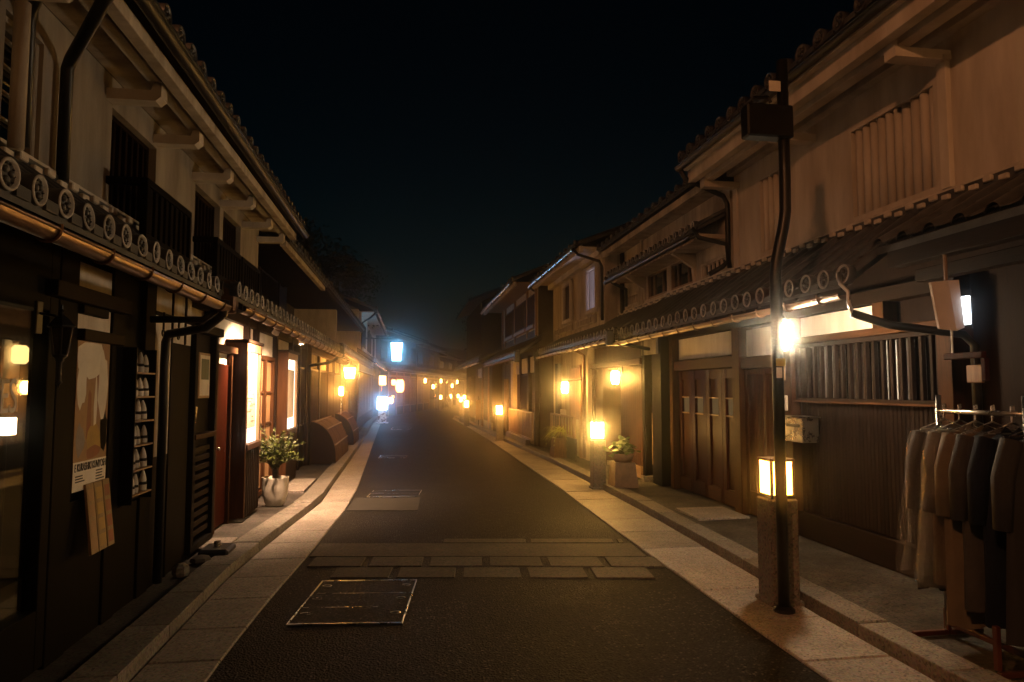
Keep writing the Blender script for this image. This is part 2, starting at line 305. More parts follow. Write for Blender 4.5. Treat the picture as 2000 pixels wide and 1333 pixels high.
# ------------------------------------------------------------------ house helper: u runs up the street, w points out to the street
class House:
    def __init__(s, name, label, x, y, side, rz=0, cat='house', group=None):
        s.e = thing(name, label, cat, (x, y, 0), rz, group); s.y = y; s.s = side
    def bx(s, mb, u0, u1, w0, w1, z0, z1, b=.004): mb.box(s.s * w0, s.s * w1, u0 - s.y, u1 - s.y, z0, z1, b); return mb
    def p(s, w, u, z): return (s.s * w, u - s.y, z)
    def part(s, name, m, boxes, parent=None, b=.004, **kw):
        mb = MB()
        for q in boxes: s.bx(mb, *q, b=b)
        return mb.build(name, m, parent or s.e, **kw)
    def pipe(s, name, m, path, r, parent=None, n=10):
        return MB().tube([s.p(*q) for q in path], r, n).build(name, m, parent or s.e, smooth=True)
    def wall(s, name, m, u0, u1, w0, w1, z0, z1, holes=(), parent=None):
        """a wall with real openings (u0,u1,z0,z1)"""
        us = sorted({u0, u1, *[h[0] for h in holes], *[h[1] for h in holes]}); mb = MB()
        for a, b in zip(us, us[1:]):
            zz = [(z0, z1)]
            for h in holes:
                if h[0] <= a + 1e-6 and h[1] >= b - 1e-6:
                    nz = []
                    for p, q in zz:
                        if h[2] > p: nz.append((p, min(q, h[2])))
                        if h[3] < q: nz.append((max(p, h[3]), q))
                    zz = [t for t in nz if t[1] - t[0] > 1e-4]
            for p, q in zz: s.bx(mb, a, b, w0, w1, p, q, b=0)
        return mb.build(name, m, parent or s.e)
    def slats(s, name, m, u0, u1, n, du, w0, w1, z0, z1, parent=None, b=.003, jit=0.0):
        me = MB().box(0, s.s * (w1 - w0), -du / 2, du / 2, 0, z1 - z0, b).mesh(name, m)
        out = []
        for k in range(n):
            u = u0 + (u1 - u0) * (k + .5) / n + random.uniform(-jit, jit)
            out.append(put(name, me, parent or s.e, (s.s * w0, u - s.y, z0 + random.uniform(-jit, jit))))
        return out
    def boards(s, name, m, u0, u1, n, w0, w1, z0, z1, parent=None, gap=.006):
        d = (u1 - u0) / n
        return s.slats(name, m, u0, u1, n, d - gap, w0, w1, z0, z1, parent, b=.004)
    def rails(s, name, m, u0, u1, n, dz, w0, w1, z0, z1, parent=None):
        me = MB().box(0, s.s * (w1 - w0), 0, u1 - u0, -dz / 2, dz / 2, .003).mesh(name, m)
        for k in range(n): put(name, me, parent or s.e, (s.s * w0, u0 - s.y, z0 + (z1 - z0) * (k + .5) / n))
    def tiles(s, name, u0, u1, w0, z0, w1, z1, sp=.25, r=.08, gutter='copper', ends=True, rim='tile_rim', rafters=True, thick=.05, rows=True, hooks=True):
        """tiled roof plane from the top (w0,z0) down to the eave (w1,z1)"""
        g = s.s; L = math.hypot(w1 - w0, z1 - z0); dw, dz = (w1 - w0) / L, (z1 - z0) / L
        mb = MB(); mb.prism([(g * w0, z0), (g * w1, z1), (g * w1, z1 - thick), (g * w0, z0 - thick)], u0 - s.y, u1 - s.y)
        roof = mb.build(name, 'roof_tile', s.e)
        n = max(2, round((u1 - u0) / sp)); step = (u1 - u0) / n
        if rows:
            rb = MB(); pr = r * .82; seg = 7; pts = [(pr * cos(pi * k / seg), pr * sin(pi * k / seg)) for k in range(seg + 1)]
            m = max(2, int(L / .28)); grid = []
            for i in range(m):
                for e, k in ((0, 1.0), (1, .93)):
                    t = (i + (.02 if e == 0 else .98)) / m * L
                    grid.append([(g * (w0 + dw * (L - t) - dz * 0), a * k, z0 + dz * (L - t) + h * k) for a, h in pts])
            rb.sheet(grid); me = rb.mesh('cover_tile', 'roof_tile', True)
            fb = MB(); gr = []
            for i in range(m):
                for t, lift in (((i + .0) / m * L, .035), ((i + 1) / m * L, .006)):
                    gr.append([(g * (w0 + dw * (L - t)), a, z0 + dz * (L - t) + lift - .02 * (1 - (2 * a / step) ** 2)) for a in (-step * .5, -step * .25, 0, step * .25, step * .5)])
            fb.sheet(gr); fm = fb.mesh('pan_tile', 'roof_tile')
            for k in range(n + 1): put('cover_tile', me, roof, (0, u0 + k * step - s.y, .012))
            for k in range(n): put('pan_tile', fm, roof, (0, u0 + (k + .5) * step - s.y, .01))
        if ends:
            d = MB(); d.lathe([(r, -.05), (r, .012), (r * .97, .016), (r * .80, .016), (r * .78, .003)], (0, 0, 0), 20, 'x'); nrim = len(d.f)
            for k in range(3):
                t = 2 * pi * k / 3; d.lathe([(r * .24, 0), (r * .20, .010), (r * .08, .013)], (.003, r * .34 * cos(t), r * .34 * sin(t)), 9, 'x')
            for k in range(10):
                t = 2 * pi * k / 10; d.lathe([(r * .07, 0), (r * .05, .008)], (.003, r * .64 * cos(t), r * .64 * sin(t)), 5, 'x')
            me = d.mesh('end_tile', rim, True); me.materials.append(M['roof_tile'])
            for i in list(range(20)) + list(range(nrim - 1, len(d.f))): me.polygons[i].material_index = 1
            ap = MB(); ap.prism([(0, -.0), (.014, 0), (.014, -.045), (0, -.045)], -step / 2 + r * .9, step / 2 - r * .9); am = ap.mesh('eave_tile', 'roof_tile')
            for k in range(n + 1):
                ry = 0 if g > 0 else pi
                lo = (g * (w1 + .005), u0 + k * step - s.y + random.uniform(-.004, .004), z1 + r * .62 + random.uniform(-.004, .004))
                t = put('end_tile', me, roof, lo, (random.uniform(0, 6), random.uniform(-.07, .07), ry + random.uniform(-.06, .06)))
            for k in range(n):
                if step > 2.2 * r: put('eave_tile', am, roof, (g * (w1 + .002), u0 + (k + .5) * step - s.y, z1 + .02), (0, 0, 0 if g > 0 else pi))
        if rafters:
            nr = max(2, int((u1 - u0) / .3)); zz = -thick - .055
            rm = MB().prism([(g * w0, z0 - thick - .001), (g * (w1 - .06), z1 - dz * .06 / dw * 0 - thick - .001 - dz / dw * .06), (g * (w1 - .06), z1 - thick - .05 - dz / dw * .06), (g * w0, z0 - thick - .05)], -.02, .02).mesh('rafter', 'dark_wood')
            for k in range(nr): put('rafter', rm, roof, (0, u0 + (k + .5) * (u1 - u0) / nr - s.y, 0))
        if gutter:
            gr = []; rg = .045; cx, cz = w1 + .035, z1 - .105
            for y in (u0 - .02, u1 + .02):
                gr.append([(g * (cx + rg * cos(pi + pi * k / 8)), y - s.y, cz + rg * sin(pi + pi * k / 8)) for k in range(9)])
            mb = MB(); mb.sheet(gr); gr2 = [[(x * 1 + 0, y, z + .0) for x, y, z in row] for row in gr]
            mb.tube([(g * (cx + rg), u0 - .02 - s.y, cz), (g * (cx + rg), u1 + .02 - s.y, cz)], .008, 6)
            go = mb.build('gutter', gutter, s.e, smooth=True)
            if hooks:
                hk = MB().tube([(g * (cx + 1.14 * rg * cos(pi + pi * k / 8)), 0, cz + 1.14 * rg * sin(pi + pi * k / 8)) for k in range(9)] + [(g * (cx + rg * 1.1), 0, cz + .02)], .007, 5).mesh('gutter_hook', gutter)
                nh = max(2, int((u1 - u0) / .45))
                for k in range(nh): put('gutter_hook', hk, go, (0, u0 + (k + .5) * (u1 - u0) / nh - s.y, 0))
        return roof
    def flashing(s, u0, u1, w, z, sp=.12):
        """stepped ridge tiles with lime ends where a pent roof meets the wall above"""
        n = max(2, int((u1 - u0) / sp)); st = (u1 - u0) / n; g = s.s
        me = MB().box(0, g * .05, -st * .28, st * .28, 0, .04, .006).mesh('lime_tooth', 'lime')
        bar = s.part('flashing', 'roof_tile', [(u0, u1, w, w + .045, z - .05, z + .05)]); cap = s.part('lime_fillet', 'lime', [(u0, u1, w, w + .03, z + .051, z + .075)], bar)
        for k in range(n): put('lime_tooth', me, bar, (g * (w + .02), u0 + (k + .5) * st - s.y, z - (.02 if k % 2 else -.005)))
    def window(s, u0, u1, z0, z1, w=0.0, frame='dark_wood', pane='dark_glass', bars=3, rails=2, depth=.06, name='window', glow=None):
        f = .035
        o = s.part(name, frame, [(u0, u0 + f, w - depth, w, z0, z1), (u1 - f, u1, w - depth, w, z0, z1), (u0 + f, u1 - f, w - depth, w, z1 - f, z1), (u0 + f, u1 - f, w - depth, w, z0, z0 + f)])
        s.part('pane', pane, [(u0 + f, u1 - f, w - depth * .7, w - depth * .6, z0 + f, z1 - f)], o, b=0)
        if glow: s.part('blind', glow, [(u0 + f, u1 - f, w - depth * .95, w - depth * .9, z0 + f, z1 - f)], o, b=0)
        if bars: s.slats('glazing_bar', frame, u0 + f, u1 - f, bars, .016, w - depth * .6, w - depth * .15, z0 + f, z1 - f, o)
        if rails: s.rails('glazing_rail', frame, u0 + f, u1 - f, rails, .014, w - depth * .55, w - depth * .2, z0 + f, z1 - f, o)
        return o
    def lattice(s, u0, u1, z0, z1, n, w=0.0, m='dark_wood', du=.02, dep=.03, rails=2, name='lattice', back='black_wood'):
        f = .04
        o = s.part(name, m, [(u0, u0 + f, w - dep, w + .006, z0, z1), (u1 - f, u1, w - dep, w + .006, z0, z1), (u0 + f, u1 - f, w - dep, w + .006, z1 - f, z1), (u0 + f, u1 - f, w - dep, w + .006, z0, z0 + f)])
        if back: s.part('backing', back, [(u0 + f, u1 - f, w - dep - .03, w - dep - .02, z0 + f, z1 - f)], o, b=0)
        s.slats('slat', m, u0 + f, u1 - f, n, du, w - dep + .012, w, z0 + f, z1 - f, o, jit=.0015)
        if rails: s.rails('cross_rail', m, u0 + f, u1 - f, rails, .022, w - dep - .012, w - dep + .010, z0 + f, z1 - f, o)
        return o
    def body(s, u0, u1, w0, w1, z0, z1, m='dark_plaster', name='wall'): return s.part(name, m, [(u0, u1, w0, w1, z0, z1)], b=0)
    def gable(s, u0, u1, w_ridge, z_ridge, w_back, z_back, w_front, z_front, m='dark_plaster'):
        mb = MB(); g = s.s
        mb.prism([(g * w_front, z_front), (g * w_ridge, z_ridge - .06), (g * w_back, z_back)], u0 - s.y, u1 - s.y); return mb.build('gable_wall', m, s.e)

# ================================================================== the ground
def lerp_line(pts, y):
    for (x0, y0), (x1, y1) in zip(pts, pts[1:]):
        if y0 <= y <= y1: return x0 + (x1 - x0) * (y - y0) / (y1 - y0)
    return pts[-1][0] if y > pts[-1][1] else pts[0][0]
ROAD_L = [(-1.1, -16), (-1.08, 4.2), (-1.04, 5.3), (-.93, 7), (-.82, 9.2), (-.80, 11.2), (-.9, 15.5), (-1.1, 24), (-1.26, 31), (-1.24, 38), (.0, 44), (2.2, 54), (5.5, 66), (12, 86)]
ROAD_R = [(2.30, -16), (2.28, 4.4), (2.29, 7.4), (2.38, 10.6), (2.42, 20), (2.40, 25), (2.33, 30), (2.2, 36), (3.0, 42), (5.4, 52), (9, 64), (16, 84)]
KERB_L = [(-1.5, -16), (-1.5, 6.2), (-1.40, 7.7), (-1.21, 10.0), (-1.24, 11.5), (-1.28, 15), (-1.34, 19), (-1.46, 25), (-1.62, 31), (-1.6, 38), (-.4, 44)]
KERB_R = [(2.86, -16), (2.86, 4.4), (2.93, 6), (3.02, 9), (3.02, 14.5), (2.82, 20), (2.66, 26), (2.56, 31), (2.4, 36)]
g = 400
MB().add([(-g, -g, -.06), (g, -g, -.06), (g, g, -.06), (-g, g, -.06)], [(0, 1, 2, 3)]).build('ground', 'earth', kind='structure')
grid = []
for k in range(0, 103):
    y = -16 + k; grid.append([(lerp_line(ROAD_L, y) - .02, y, -.004), ((lerp_line(ROAD_L, y) + lerp_line(ROAD_R, y)) / 2, y, .008), (lerp_line(ROAD_R, y) + .02, y, -.004)])
road = MB().sheet(grid).build('road', 'asphalt', kind='structure')
# finer crown of the road is enough as three strips; the setts and covers lie on it
def slab(pts, z0, z1, b=.008):
    """four corners of a stone, with arrised top edges"""
    cx = sum(p[0] for p in pts) / 4; cy_ = sum(p[1] for p in pts) / 4
    def ins(p, d):
        vx, vy = cx - p[0], cy_ - p[1]; l = math.hypot(vx, vy); return (p[0] + vx / l * d, p[1] + vy / l * d)
    v = [(p[0] - cx, p[1] - cy_, z0) for p in pts] + [(p[0] - cx, p[1] - cy_, z1 - b) for p in pts] + [(*[a - c for a, c in zip(ins(p, b * 1.4), (cx, cy_))], z1) for p in pts]
    f = [(8, 9, 10, 11)]
    for k in range(4):
        j = (k + 1) % 4; f += [(k, j, 4 + j, 4 + k), (4 + k, 4 + j, 8 + j, 8 + k)]
    return MB().add(v, f), (cx, cy_, 0)
def stones(name, parent, m, inner, outer, y0, y1, length, z0, z1, gap=.008, jz=.004):
    y = y0
    while y < y1:
        l = length * random.uniform(.88, 1.12); a, b = y + gap / 2, y + l - gap / 2
        pts = [(inner(a), a), (outer(a), a), (outer(b), b), (inner(b), b)]
        mb, c = slab(pts, z0, z1 + random.uniform(-jz, jz)); mb.build(name, m, parent, loc=c); y += l
        if y > 14: length *= 1.03
for side, R_, K_ in (('left', ROAD_L, KERB_L), ('right', ROAD_R, KERB_R)):
    sg = -1 if side == 'left' else 1
    rl = lambda y, R_=R_: lerp_line(R_, y); kl = lambda y, K_=K_: lerp_line(K_, y)
    bed = MB(); yend = 38 if sg < 0 else 36
    bed.sheet([[(rl(y) + sg * .004, y, -.035), (kl(y) + sg * 1.4, y, -.035)] for y in [-16 + .5 * k for k in range(int((yend + 16) * 2) + 1)]])
    st = bed.build('paving_strip_' + side, 'joint', kind='structure')
    stones('paving_slab', st, 'granite', lambda y: rl(y) + sg * .004, lambda y: kl(y) - sg * .012, -6, yend, .62 if sg < 0 else .75, -.04, .012)
    kb = MB(); kb.sheet([[(kl(y) + sg * .02, y, .0), (kl(y) + sg * .2, y, .0)] for y in [-16 + .5 * k for k in range(int((yend + 16) * 2) + 1)]])
    kerb = kb.build('kerb_' + side, 'joint', kind='structure')
    w = .25 if sg < 0 else .22
    stones('kerb_stone', kerb, 'granite_kerb', lambda y: kl(y), lambda y: kl(y) + sg * w, -6, yend, .8, -.03, .095, gap=.01)
    gr = []
    for y in [-16 + .5 * k for k in range(int((yend + 16) * 2) + 1)]:
        xo = -2.6 if sg < 0 else 4.6
        gr.append([(kl(y) + sg * (w + .035), y, .062 + .006 * sin(y * 1.7)), (xo, y, .085 + .005 * sin(y))])
    MB().sheet(gr).build('pavement_' + side, 'concrete', kind='structure')
# entrance slabs in the pavement in front of the gallery and the garage
for k, (x0, x1, y0, y1) in enumerate(((-1.98, -1.70, 6.9, 7.35), (-1.95, -1.52, 10.5, 11.15), (-1.95, -1.52, 11.18, 11.85), (3.32, 3.95, 7.6, 8.3))):
    mb, c = slab([(x0, y0), (x1, y0), (x1, y1), (x0, y1)], .03, .098); mb.build('threshold_slab', 'granite', bpy.data.objects['pavement_left' if x0 < 0 else 'pavement_right'], loc=c)
# two courses of setts across the road and the gritty band behind them
sl = -.149
def across(name, m, x0, x1, ya, yb, z0, z1):
    mb, c = slab([(x0, ya + sl * x0), (x1, ya + sl * x1), (x1 + .03, yb + sl * x1), (x0 + .03, yb + sl * x0)], z0, z1, .006); mb.build(name, m, road, loc=c)
n = 6; d = 3.23 / n
for k in range(n): across('sett', 'sett', -.92 + k * d + .03, -.92 + (k + 1) * d - .035, 6.30, 6.63, -.02, .0115 + random.uniform(-.0015, .0015))
for k in range(5): across('sett', 'sett', -.68 + k * .555 + .03, -.68 + (k + 1) * .555 - .035, 5.93, 6.25, -.02, .0115 + random.uniform(-.0015, .0015))
across('grit_band', 'sett', -.92, 2.24, 6.66, 7.2, -.02, .0100)
for k in range(3): across('grit_band', 'sett', .35 + .9 * k, 1.2 + .9 * k if k < 2 else 2.2, 7.24, 7.42, -.02, .0098)

mb, c = slab([(-.80, 9.25), (.12, 9.12), (.18, 10.15), (-.76, 10.28)], -.02, .0075, .002); mb.build('road_patch', 'joint', road, loc=c)
def cover(label, cx, cyy, wx, wy, rz, nplate, handles=True, z=.010):
    e = thing('manhole_cover', label, 'manhole cover', (cx, cyy, 0), rz)
    t = .009
    for name, q in (('frame_bar', (-wx / 2, -wx / 2 + t, -wy / 2, wy / 2)), ('frame_bar', (wx / 2 - t, wx / 2, -wy / 2, wy / 2)), ('frame_bar', (-wx / 2 + t, wx / 2 - t, -wy / 2, -wy / 2 + .012)), ('frame_bar', (-wx / 2 + t, wx / 2 - t, wy / 2 - .012, wy / 2))):
        MB().box(*q, -.02, z + .0015, .001).build(name, 'steel', e)
    dy = (wy - .03) / nplate
    for k in range(nplate):
        y0 = -wy / 2 + .015 + k * dy
        pl = MB().box(-wx / 2 + t + .004, wx / 2 - t - .004, y0 + .003, y0 + dy - .003, -.02, z, .002).build('cover_plate', 'asphalt', e)
        MB().box(-wx / 2 + t + .006, wx / 2 - t - .006, y0 - .0018, y0 + .0018, -.02, z + .0008).build('plate_edge', 'steel', pl)
        if handles:
            for sx in (-1, 1):
                x = sx * (wx / 2 - .075)
                ring = MB().tube([(x + .035 * cos(t_), y0 + dy * .6 + .022 * sin(t_), z + .0005) for t_ in [2 * pi * i / 12 for i in range(13)]], .0035, 5)
                ring.build('lifting_ring', 'steel', pl, smooth=True)
    return e
cover('large steel-edged cover of three plates sunk in the asphalt before the sett courses', -.365, 5.37, .78, 1.05, rad(-6), 3)
cover('low rectangular cover in the road beyond the sett courses, opposite the potted shrub', -.20, 10.6, .75, .62, rad(-6), 2, False)
cover('small shiny cover in the road past the curved bamboo screen', -.36, 16.2, .62, .5, rad(-4), 2, False)
cover('small steel cover far down the road toward the blue sign', -.3, 27.5, .75, 1.3, rad(-2), 1, False)

# ================================================================== LEFT SIDE
# ---- house with the cafe: ground floor y -1 .. 5.6, upper floor y -1 .. 8.3
A = House('cafe_house', 'two-storey house with dark cafe front, pale upper wall and plastered eave brackets', -1.97, 3.0, 1)
A.body(-1.0, 6.5, -5, -1.1, 0, 2.6); A.body(-1.0, 9.2, -5, -2.2, 2.6, 3.6)
# cafe room behind the big window
A.part('inner_wall', 'interior', [(1.0, 6.4, -1.05, -1.0, 0, 2.6), (.95, 1.0, -1.0, -.23, 0, 2.6), (6.3, 6.4, -1.0, -.23, 0, 2.6)], b=0)
A.part('ceiling', 'interior', [(1.0, 6.3, -1.0, -.23, 2.4, 2.46)], b=0); A.part('room_floor', 'interior', [(1.0, 6.3, -1.0, -.14, .05, .12)], b=0)
wf = A.part('cafe_window', 'black_wood', [(4.05, 4.14, -.06, .02, .1, 2.4), (1.0, 4.05, -.14, .02, .1, .42), (1.0, 4.05, -.14, .02, 2.02, 2.4), (2.4, 2.46, -.14, .02, .42, 2.02)], b=.004)
A.part('pane', 'glass', [(2.46, 4.05, -.035, -.029, .42, 2.02)], wf, b=0)
words('COFFEES', .25, wf, A.p(-.026, 3.87 - .62, 1.475), (rad(90), 0, rad(90)), 'paper', 'lettering', sx=.62)
A.body(-1.0, .94, -1.1, 0, 0, 2.6, 'dark_wood'); 
A.wall('wall', 'black_wood', 4.14, 6.55, -.06, -.03, 0, 2.62)
A.part('post', 'black_wood', [(4.17, 4.39, -.03, .012, .05, 2.5)]); A.part('post', 'black_wood', [(4.87, 5.05, -.03, .012, .05, 2.5)]); A.part('post', 'black_wood', [(5.44, 5.64, -.03, .015, .05, 2.5)])
A.part('sill_board', 'black_wood', [(4.40, 4.86, -.03, .0, .05, .93)]); A.part('sill_board', 'black_wood', [(5.06, 5.43, -.03, .0, .05, .78)])
A.part('transom', 'dark_wood_h', [(4.0, 5.0, -.02, .08, 2.10, 2.19)]); A.part('transom', 'dark_wood_h', [(4.40, 4.98, -.06, .05, 1.885, 1.955)])
A.part('plaster_panel', 'plaster', [(4.40, 4.86, -.03, .0, 2.19, 2.36)], b=0); A.part('plaster_panel', 'plaster', [(4.40, 4.86, -.03, .0, 1.955, 2.10)], b=0)
A.part('fascia_board', 'black_wood', [(4.40, 4.74, -.05, .04, 2.045, 2.10)])
A.part('lintel', 'black_wood', [(1.0, 6.6, -.12, .02, 2.405, 2.615)])
A.part('plaster_panel', 'plaster', [(5.66, 6.03, -.03, .0, 1.06, 2.40)], b=0); A.part('plaster_panel', 'plaster', [(6.06, 6.55, -.03, -.0, 1.98, 2.40)], b=0)
A.part('post', 'black_wood', [(6.03, 6.06, -.03, .01, .05, 2.4)]); A.part('post', 'black_wood', [(6.36, 6.40, -.03, .01, 1.98, 2.4)])
A.part('wainscot', 'black_wood', [(5.66, 6.03, -.03, -.0, .05, 1.059)]); A.part('wainscot', 'black_wood', [(6.06, 6.55, -.03, -.0, .05, 1.979)])
A.part('transom', 'black_wood', [(5.62, 6.6, -.04, .02, 2.17, 2.20)])
for u in (5.76, 6.12):
    hk = A.pipe('hook', 'black_metal', [(.03, u, 2.20), (.03, u, 2.06)], .008)
    MB().tube([A.p(.03, u + .025 * cos(t), 2.035 + .025 * sin(t)) for t in [2 * pi * i / 14 for i in range(15)]], .007, 6).build('hook_ring', 'black_metal', hk, smooth=True)
A.tiles('pent_roof', 1.2, 5.55, -.02, 2.72, .52, 2.33, sp=.21, r=.062)
A.flashing(2.0, 9.1, -.0, 2.72, .13)
A.pipe('downpipe', 'black_metal', [(.57, 5.45, 2.27), (.55, 5.47, 2.16), (.42, 5.52, 2.06), (.10, 5.66, 2.02), (.07, 5.70, 1.96), (.06, 5.72, 1.8), (.06, 5.72, .1)], .034)
A.pipe('downpipe_arm', 'black_metal', [(.56, 5.50, 2.25), (.40, 5.50, 2.12), (.05, 5.42, 2.11)], .026)
gt = A.part('gutter_end', 'copper', [(5.52, 5.62, .50, .63, 2.18, 2.44)], b=.02)
# upper storey
A.wall('upper_wall', 'grey_plaster', 1.0, 9.2, -2.2, 0.0, 2.62, 3.66, [(4.76, 5.56, 2.62, 3.46), (6.54, 7.37, 2.62, 3.48), (7.50, 8.25, 2.62, 3.48), (3.55, 3.90, 2.62, 3.45)])
A.body(-1.0, 1.0, -2.2, 0, 2.62, 3.66, 'dark_plaster', 'upper_wall')
for a, b in ((4.76, 5.56), (6.54, 7.37), (7.50, 8.25)): A.lattice(a, b, 2.60, 3.47, 7, w=-.06, m='dark_wood', du=.035, dep=.04, rails=1, name='shutter')
A.window(3.55, 3.90, 2.70, 3.44, -.02, 'grey_plaster', 'dark_glass', 0, 5, .08)
for i, u in enumerate((1.2, 2.3, 3.4, 4.66, 5.48, 6.42, 7.34, 8.28, 9.08)):
    mb = MB(); mb.prism([(0, 3.48), (.30, 3.48), (.335, 3.51), (.335, 3.60), (.29, 3.60), (.27, 3.55), (0, 3.55)], u - 3.0, u + .11 - 3.0); mb.build('eave_bracket', 'plaster', A.e)
A.part('eave_beam', 'plaster', [(-1.0, 9.25, .25, .335, 3.602, 3.655)]); A.part('soffit', 'old_plaster', [(-1.0, 9.3, 0, .42, 3.665, 3.69)], b=0)
A.part('eave_board', 'old_plaster', [(-1.05, 9.35, .37, .45, 3.57, 3.655)]); A.part('eave_board', 'dark_wood_h', [(-1.05, 9.35, .43, .50, 3.66, 3.705)])
A.tiles('main_roof', -1.1, 9.4, -2.2, 4.85, .52, 3.76, sp=.24, r=.062, rim='roof_tile', gutter='black_metal', rafters=False, hooks=False)
A.gable(-1.0, 9.2, -2.2, 4.75, -5, 3.6, 0.0, 3.68)
A.tiles('back_roof', -1.1, 9.4, -2.25, 4.85, -5.6, 3.6, sp=1.2, r=.065, gutter=None, ends=False, rafters=False)
A.pipe('downpipe', 'black_metal', [(.56, 3.02, 3.66), (.48, 3.1, 3.58), (.08, 3.62, 3.50), (.05, 3.66, 3.44), (.05, 3.66, 2.8)], .028)
A.pipe('downpipe', 'black_metal', [(.56, 3.45, 3.66), (.48, 3.52, 3.57), (.08, 4.02, 3.43), (.05, 4.05, 3.38), (.05, 4.05, 2.75)], .034)
A.pipe('vent_pipe', 'old_plaster', [(.10, 3.50, 2.74), (.10, 3.50, 3.46)], .035)
def balcony(h, u0, u1, z0, z1, w0, w1):
    b = h.part('balcony', 'black_wood', [(u0, u1, w1 - .045, w1, z1 - .05, z1), (u0, u1, w1 - .045, w1, z0, z0 + .05), (u0, u0 + .045, w0, w1 - .045, z1 - .05, z1), (u1 - .045, u1, w0, w1 - .045, z1 - .05, z1), (u0, u1, w0, w1 - .05, z0, z0 + .03)])
    h.slats('baluster', 'black_wood', u0 + .05, u1 - .05, max(4, int((u1 - u0) / .11)), .055, w1 - .035, w1 - .012, z0 + .05, z1 - .05, b)
    for u in (u0, u1 - .045): h.part('post', 'black_wood', [(u, u + .045, w1 - .045, w1, z0 + .05, z1 - .05)], b)
    h.part('side_panel', 'black_wood', [(u1 - .03, u1 - .012, w0 + .01, w1 - .05, z0 + .05, z1 - .06)], b)
balcony(A, 4.70, 5.62, 2.56, 2.98, .0, .26); balcony(A, 6.5, 7.40, 2.60, 2.98, .0, .22); balcony(A, 7.46, 8.30, 2.60, 2.98, .0, .22)

# wall lamp, posters and the rack on the cafe front
e = thing('wall_lantern', 'unlit black wrought-iron lantern with pointed finials before the exhibition poster', 'lantern', (-1.89, 3.82, 1.60)); e.scale = (.62, .62, .62)
MB().tube([(0, 0, .62), (.12, 0, .60), (.17, 0, .55), (.17, 0, .50)], .012, 8).build('arm', 'black_metal', e, smooth=True)
MB().lathe([(.0, .70), (.012, .69), (.012, .66), (.025, .645), (.012, .63), (.03, .60), (.05, .585), (.105, .52), (.11, .505), (.09, .50)], (.17, 0, 0), 6).build('roof_cap', 'black_metal', e)
MB().lathe([(.085, .50), (.05, .27), (.02, .265)], (.17, 0, 0), 6).build('glass_body', 'dark_glass', e)
fr = MB()
for k in range(6):
    t = pi / 3 * k; fr.tube([(.17 + .087 * cos(t), .087 * sin(t), .50), (.17 + .052 * cos(t), .052 * sin(t), .27)], .007, 5)
fr.build('cage', 'black_metal', e)
MB().lathe([(.06, .275), (.055, .26), (.03, .24), (.035, .225), (.018, .21), (.018, .06), (.03, .045), (.014, .03), (.002, .0)], (.17, 0, 0), 10).build('drop_finial', 'black_metal', e, smooth=True)
MB().box(-.02, .006, -.05, .05, .45, .72, .006).build('back_plate', 'black_metal', e)

e = thing('exhibition_poster', 'tall printed exhibition poster with a white caption block pasted on the cafe front', 'poster', (-1.962, 4.63, .98))
MB().box(-.004, .0, -.222, .222, 0, .905).build('sheet', 'brown_print', e)
MB().box(.0, .002, -.222, .222, .0, .175).build('caption_block', 'paper', e)
words('E KURASHIKI KUNIYOSHI', .068, e, (.0035, -.205, .118), (rad(90), 0, rad(90)), 'ink', sx=.56)
ln = MB()
for k in range(5): ln.box(.0022, .0030, .08, .08 + random.uniform(.08, .125), .095 - k * .018, .103 - k * .018)
for k in range(3): ln.box(.0022, .0030, -.19, -.19 + random.uniform(.08, .12), .085 - k * .016, .093 - k * .016)
ln.build('small_print', 'ink', e)
rnd = random.Random(4)
def blob(m, y, z, ry, rz_, n=14, lay=.0015, rag=.18):
    v = [(lay, y, z)]; 
    for k in range(n):
        t = 2 * pi * k / n; q = 1 + rnd.uniform(-rag, rag); v.append((lay, max(-.22, min(.22, y + ry * q * cos(t))), max(.18, min(.90, z + rz_ * q * sin(t)))))
    MB().add(v, [(0, 1 + k, 1 + (k + 1) % n) for k in range(n)]).build('printed_shape', m, e)
blob('paper', -.02, .80, .19, .13, lay=.001); blob('paper', -.15, .66, .06, .16, lay=.0012); blob('paper', .14, .64, .07, .20, lay=.0012); blob('paper', .04, .50, .022, .2, lay=.0014)
blob('red_print', -.04, .42, .03, .20, lay=.0009); blob('gold_print', .04, .30, .09, .10, lay=.0016); blob('red_print', .03, .22, .10, .04, lay=.0018); blob('violet_print', -.15, .30, .06, .10, lay=.0016); blob('black_wood', .17, .34, .05, .14, lay=.0011)

e = thing('menu_board', 'slanting three-leaf board of faded printed sheets under the exhibition poster', 'sign board', (-1.945, 4.72, .61))
for k, (y0, y1) in enumerate(((-.17, -.075), (-.065, .045), (.055, .15))):
    b_ = MB().add([(.09, y0 - .10, 0), (.09, y1 - .10, 0), (.0, y1, .40), (.0, y0, .40), (.075, y0 - .10, 0), (.075, y1 - .10, 0), (-.015, y1, .40), (-.015, y0, .40)], [(0, 1, 2, 3), (7, 6, 5, 4), (0, 4, 5, 1), (1, 5, 6, 2), (2, 6, 7, 3), (3, 7, 4, 0)]).build('leaf_panel', 'tan_wood', e)
    pr = MB()
    for q in range(4):
        t0, t1 = .06 + q * .23, .06 + q * .23 + .17; yy0, yy1 = y0 + .012, y1 - .012
        pr.add([(.0925 - .09 * t0, yy0 - .1 + .1 * t0, .4 * t0), (.0925 - .09 * t0, yy1 - .1 + .1 * t0, .4 * t0), (.0925 - .09 * t1, yy1 - .1 + .1 * t1, .4 * t1), (.0925 - .09 * t1, yy0 - .1 + .1 * t1, .4 * t1)], [(0, 1, 2, 3)])
    pr.build('printed_card', ('brown_print', 'gold_print', 'red_print')[k], e)
MB().tube([(-.03, -.01, .39), (-.045, -.01, .44)], .006, 6).build('hook', 'black_metal', e)

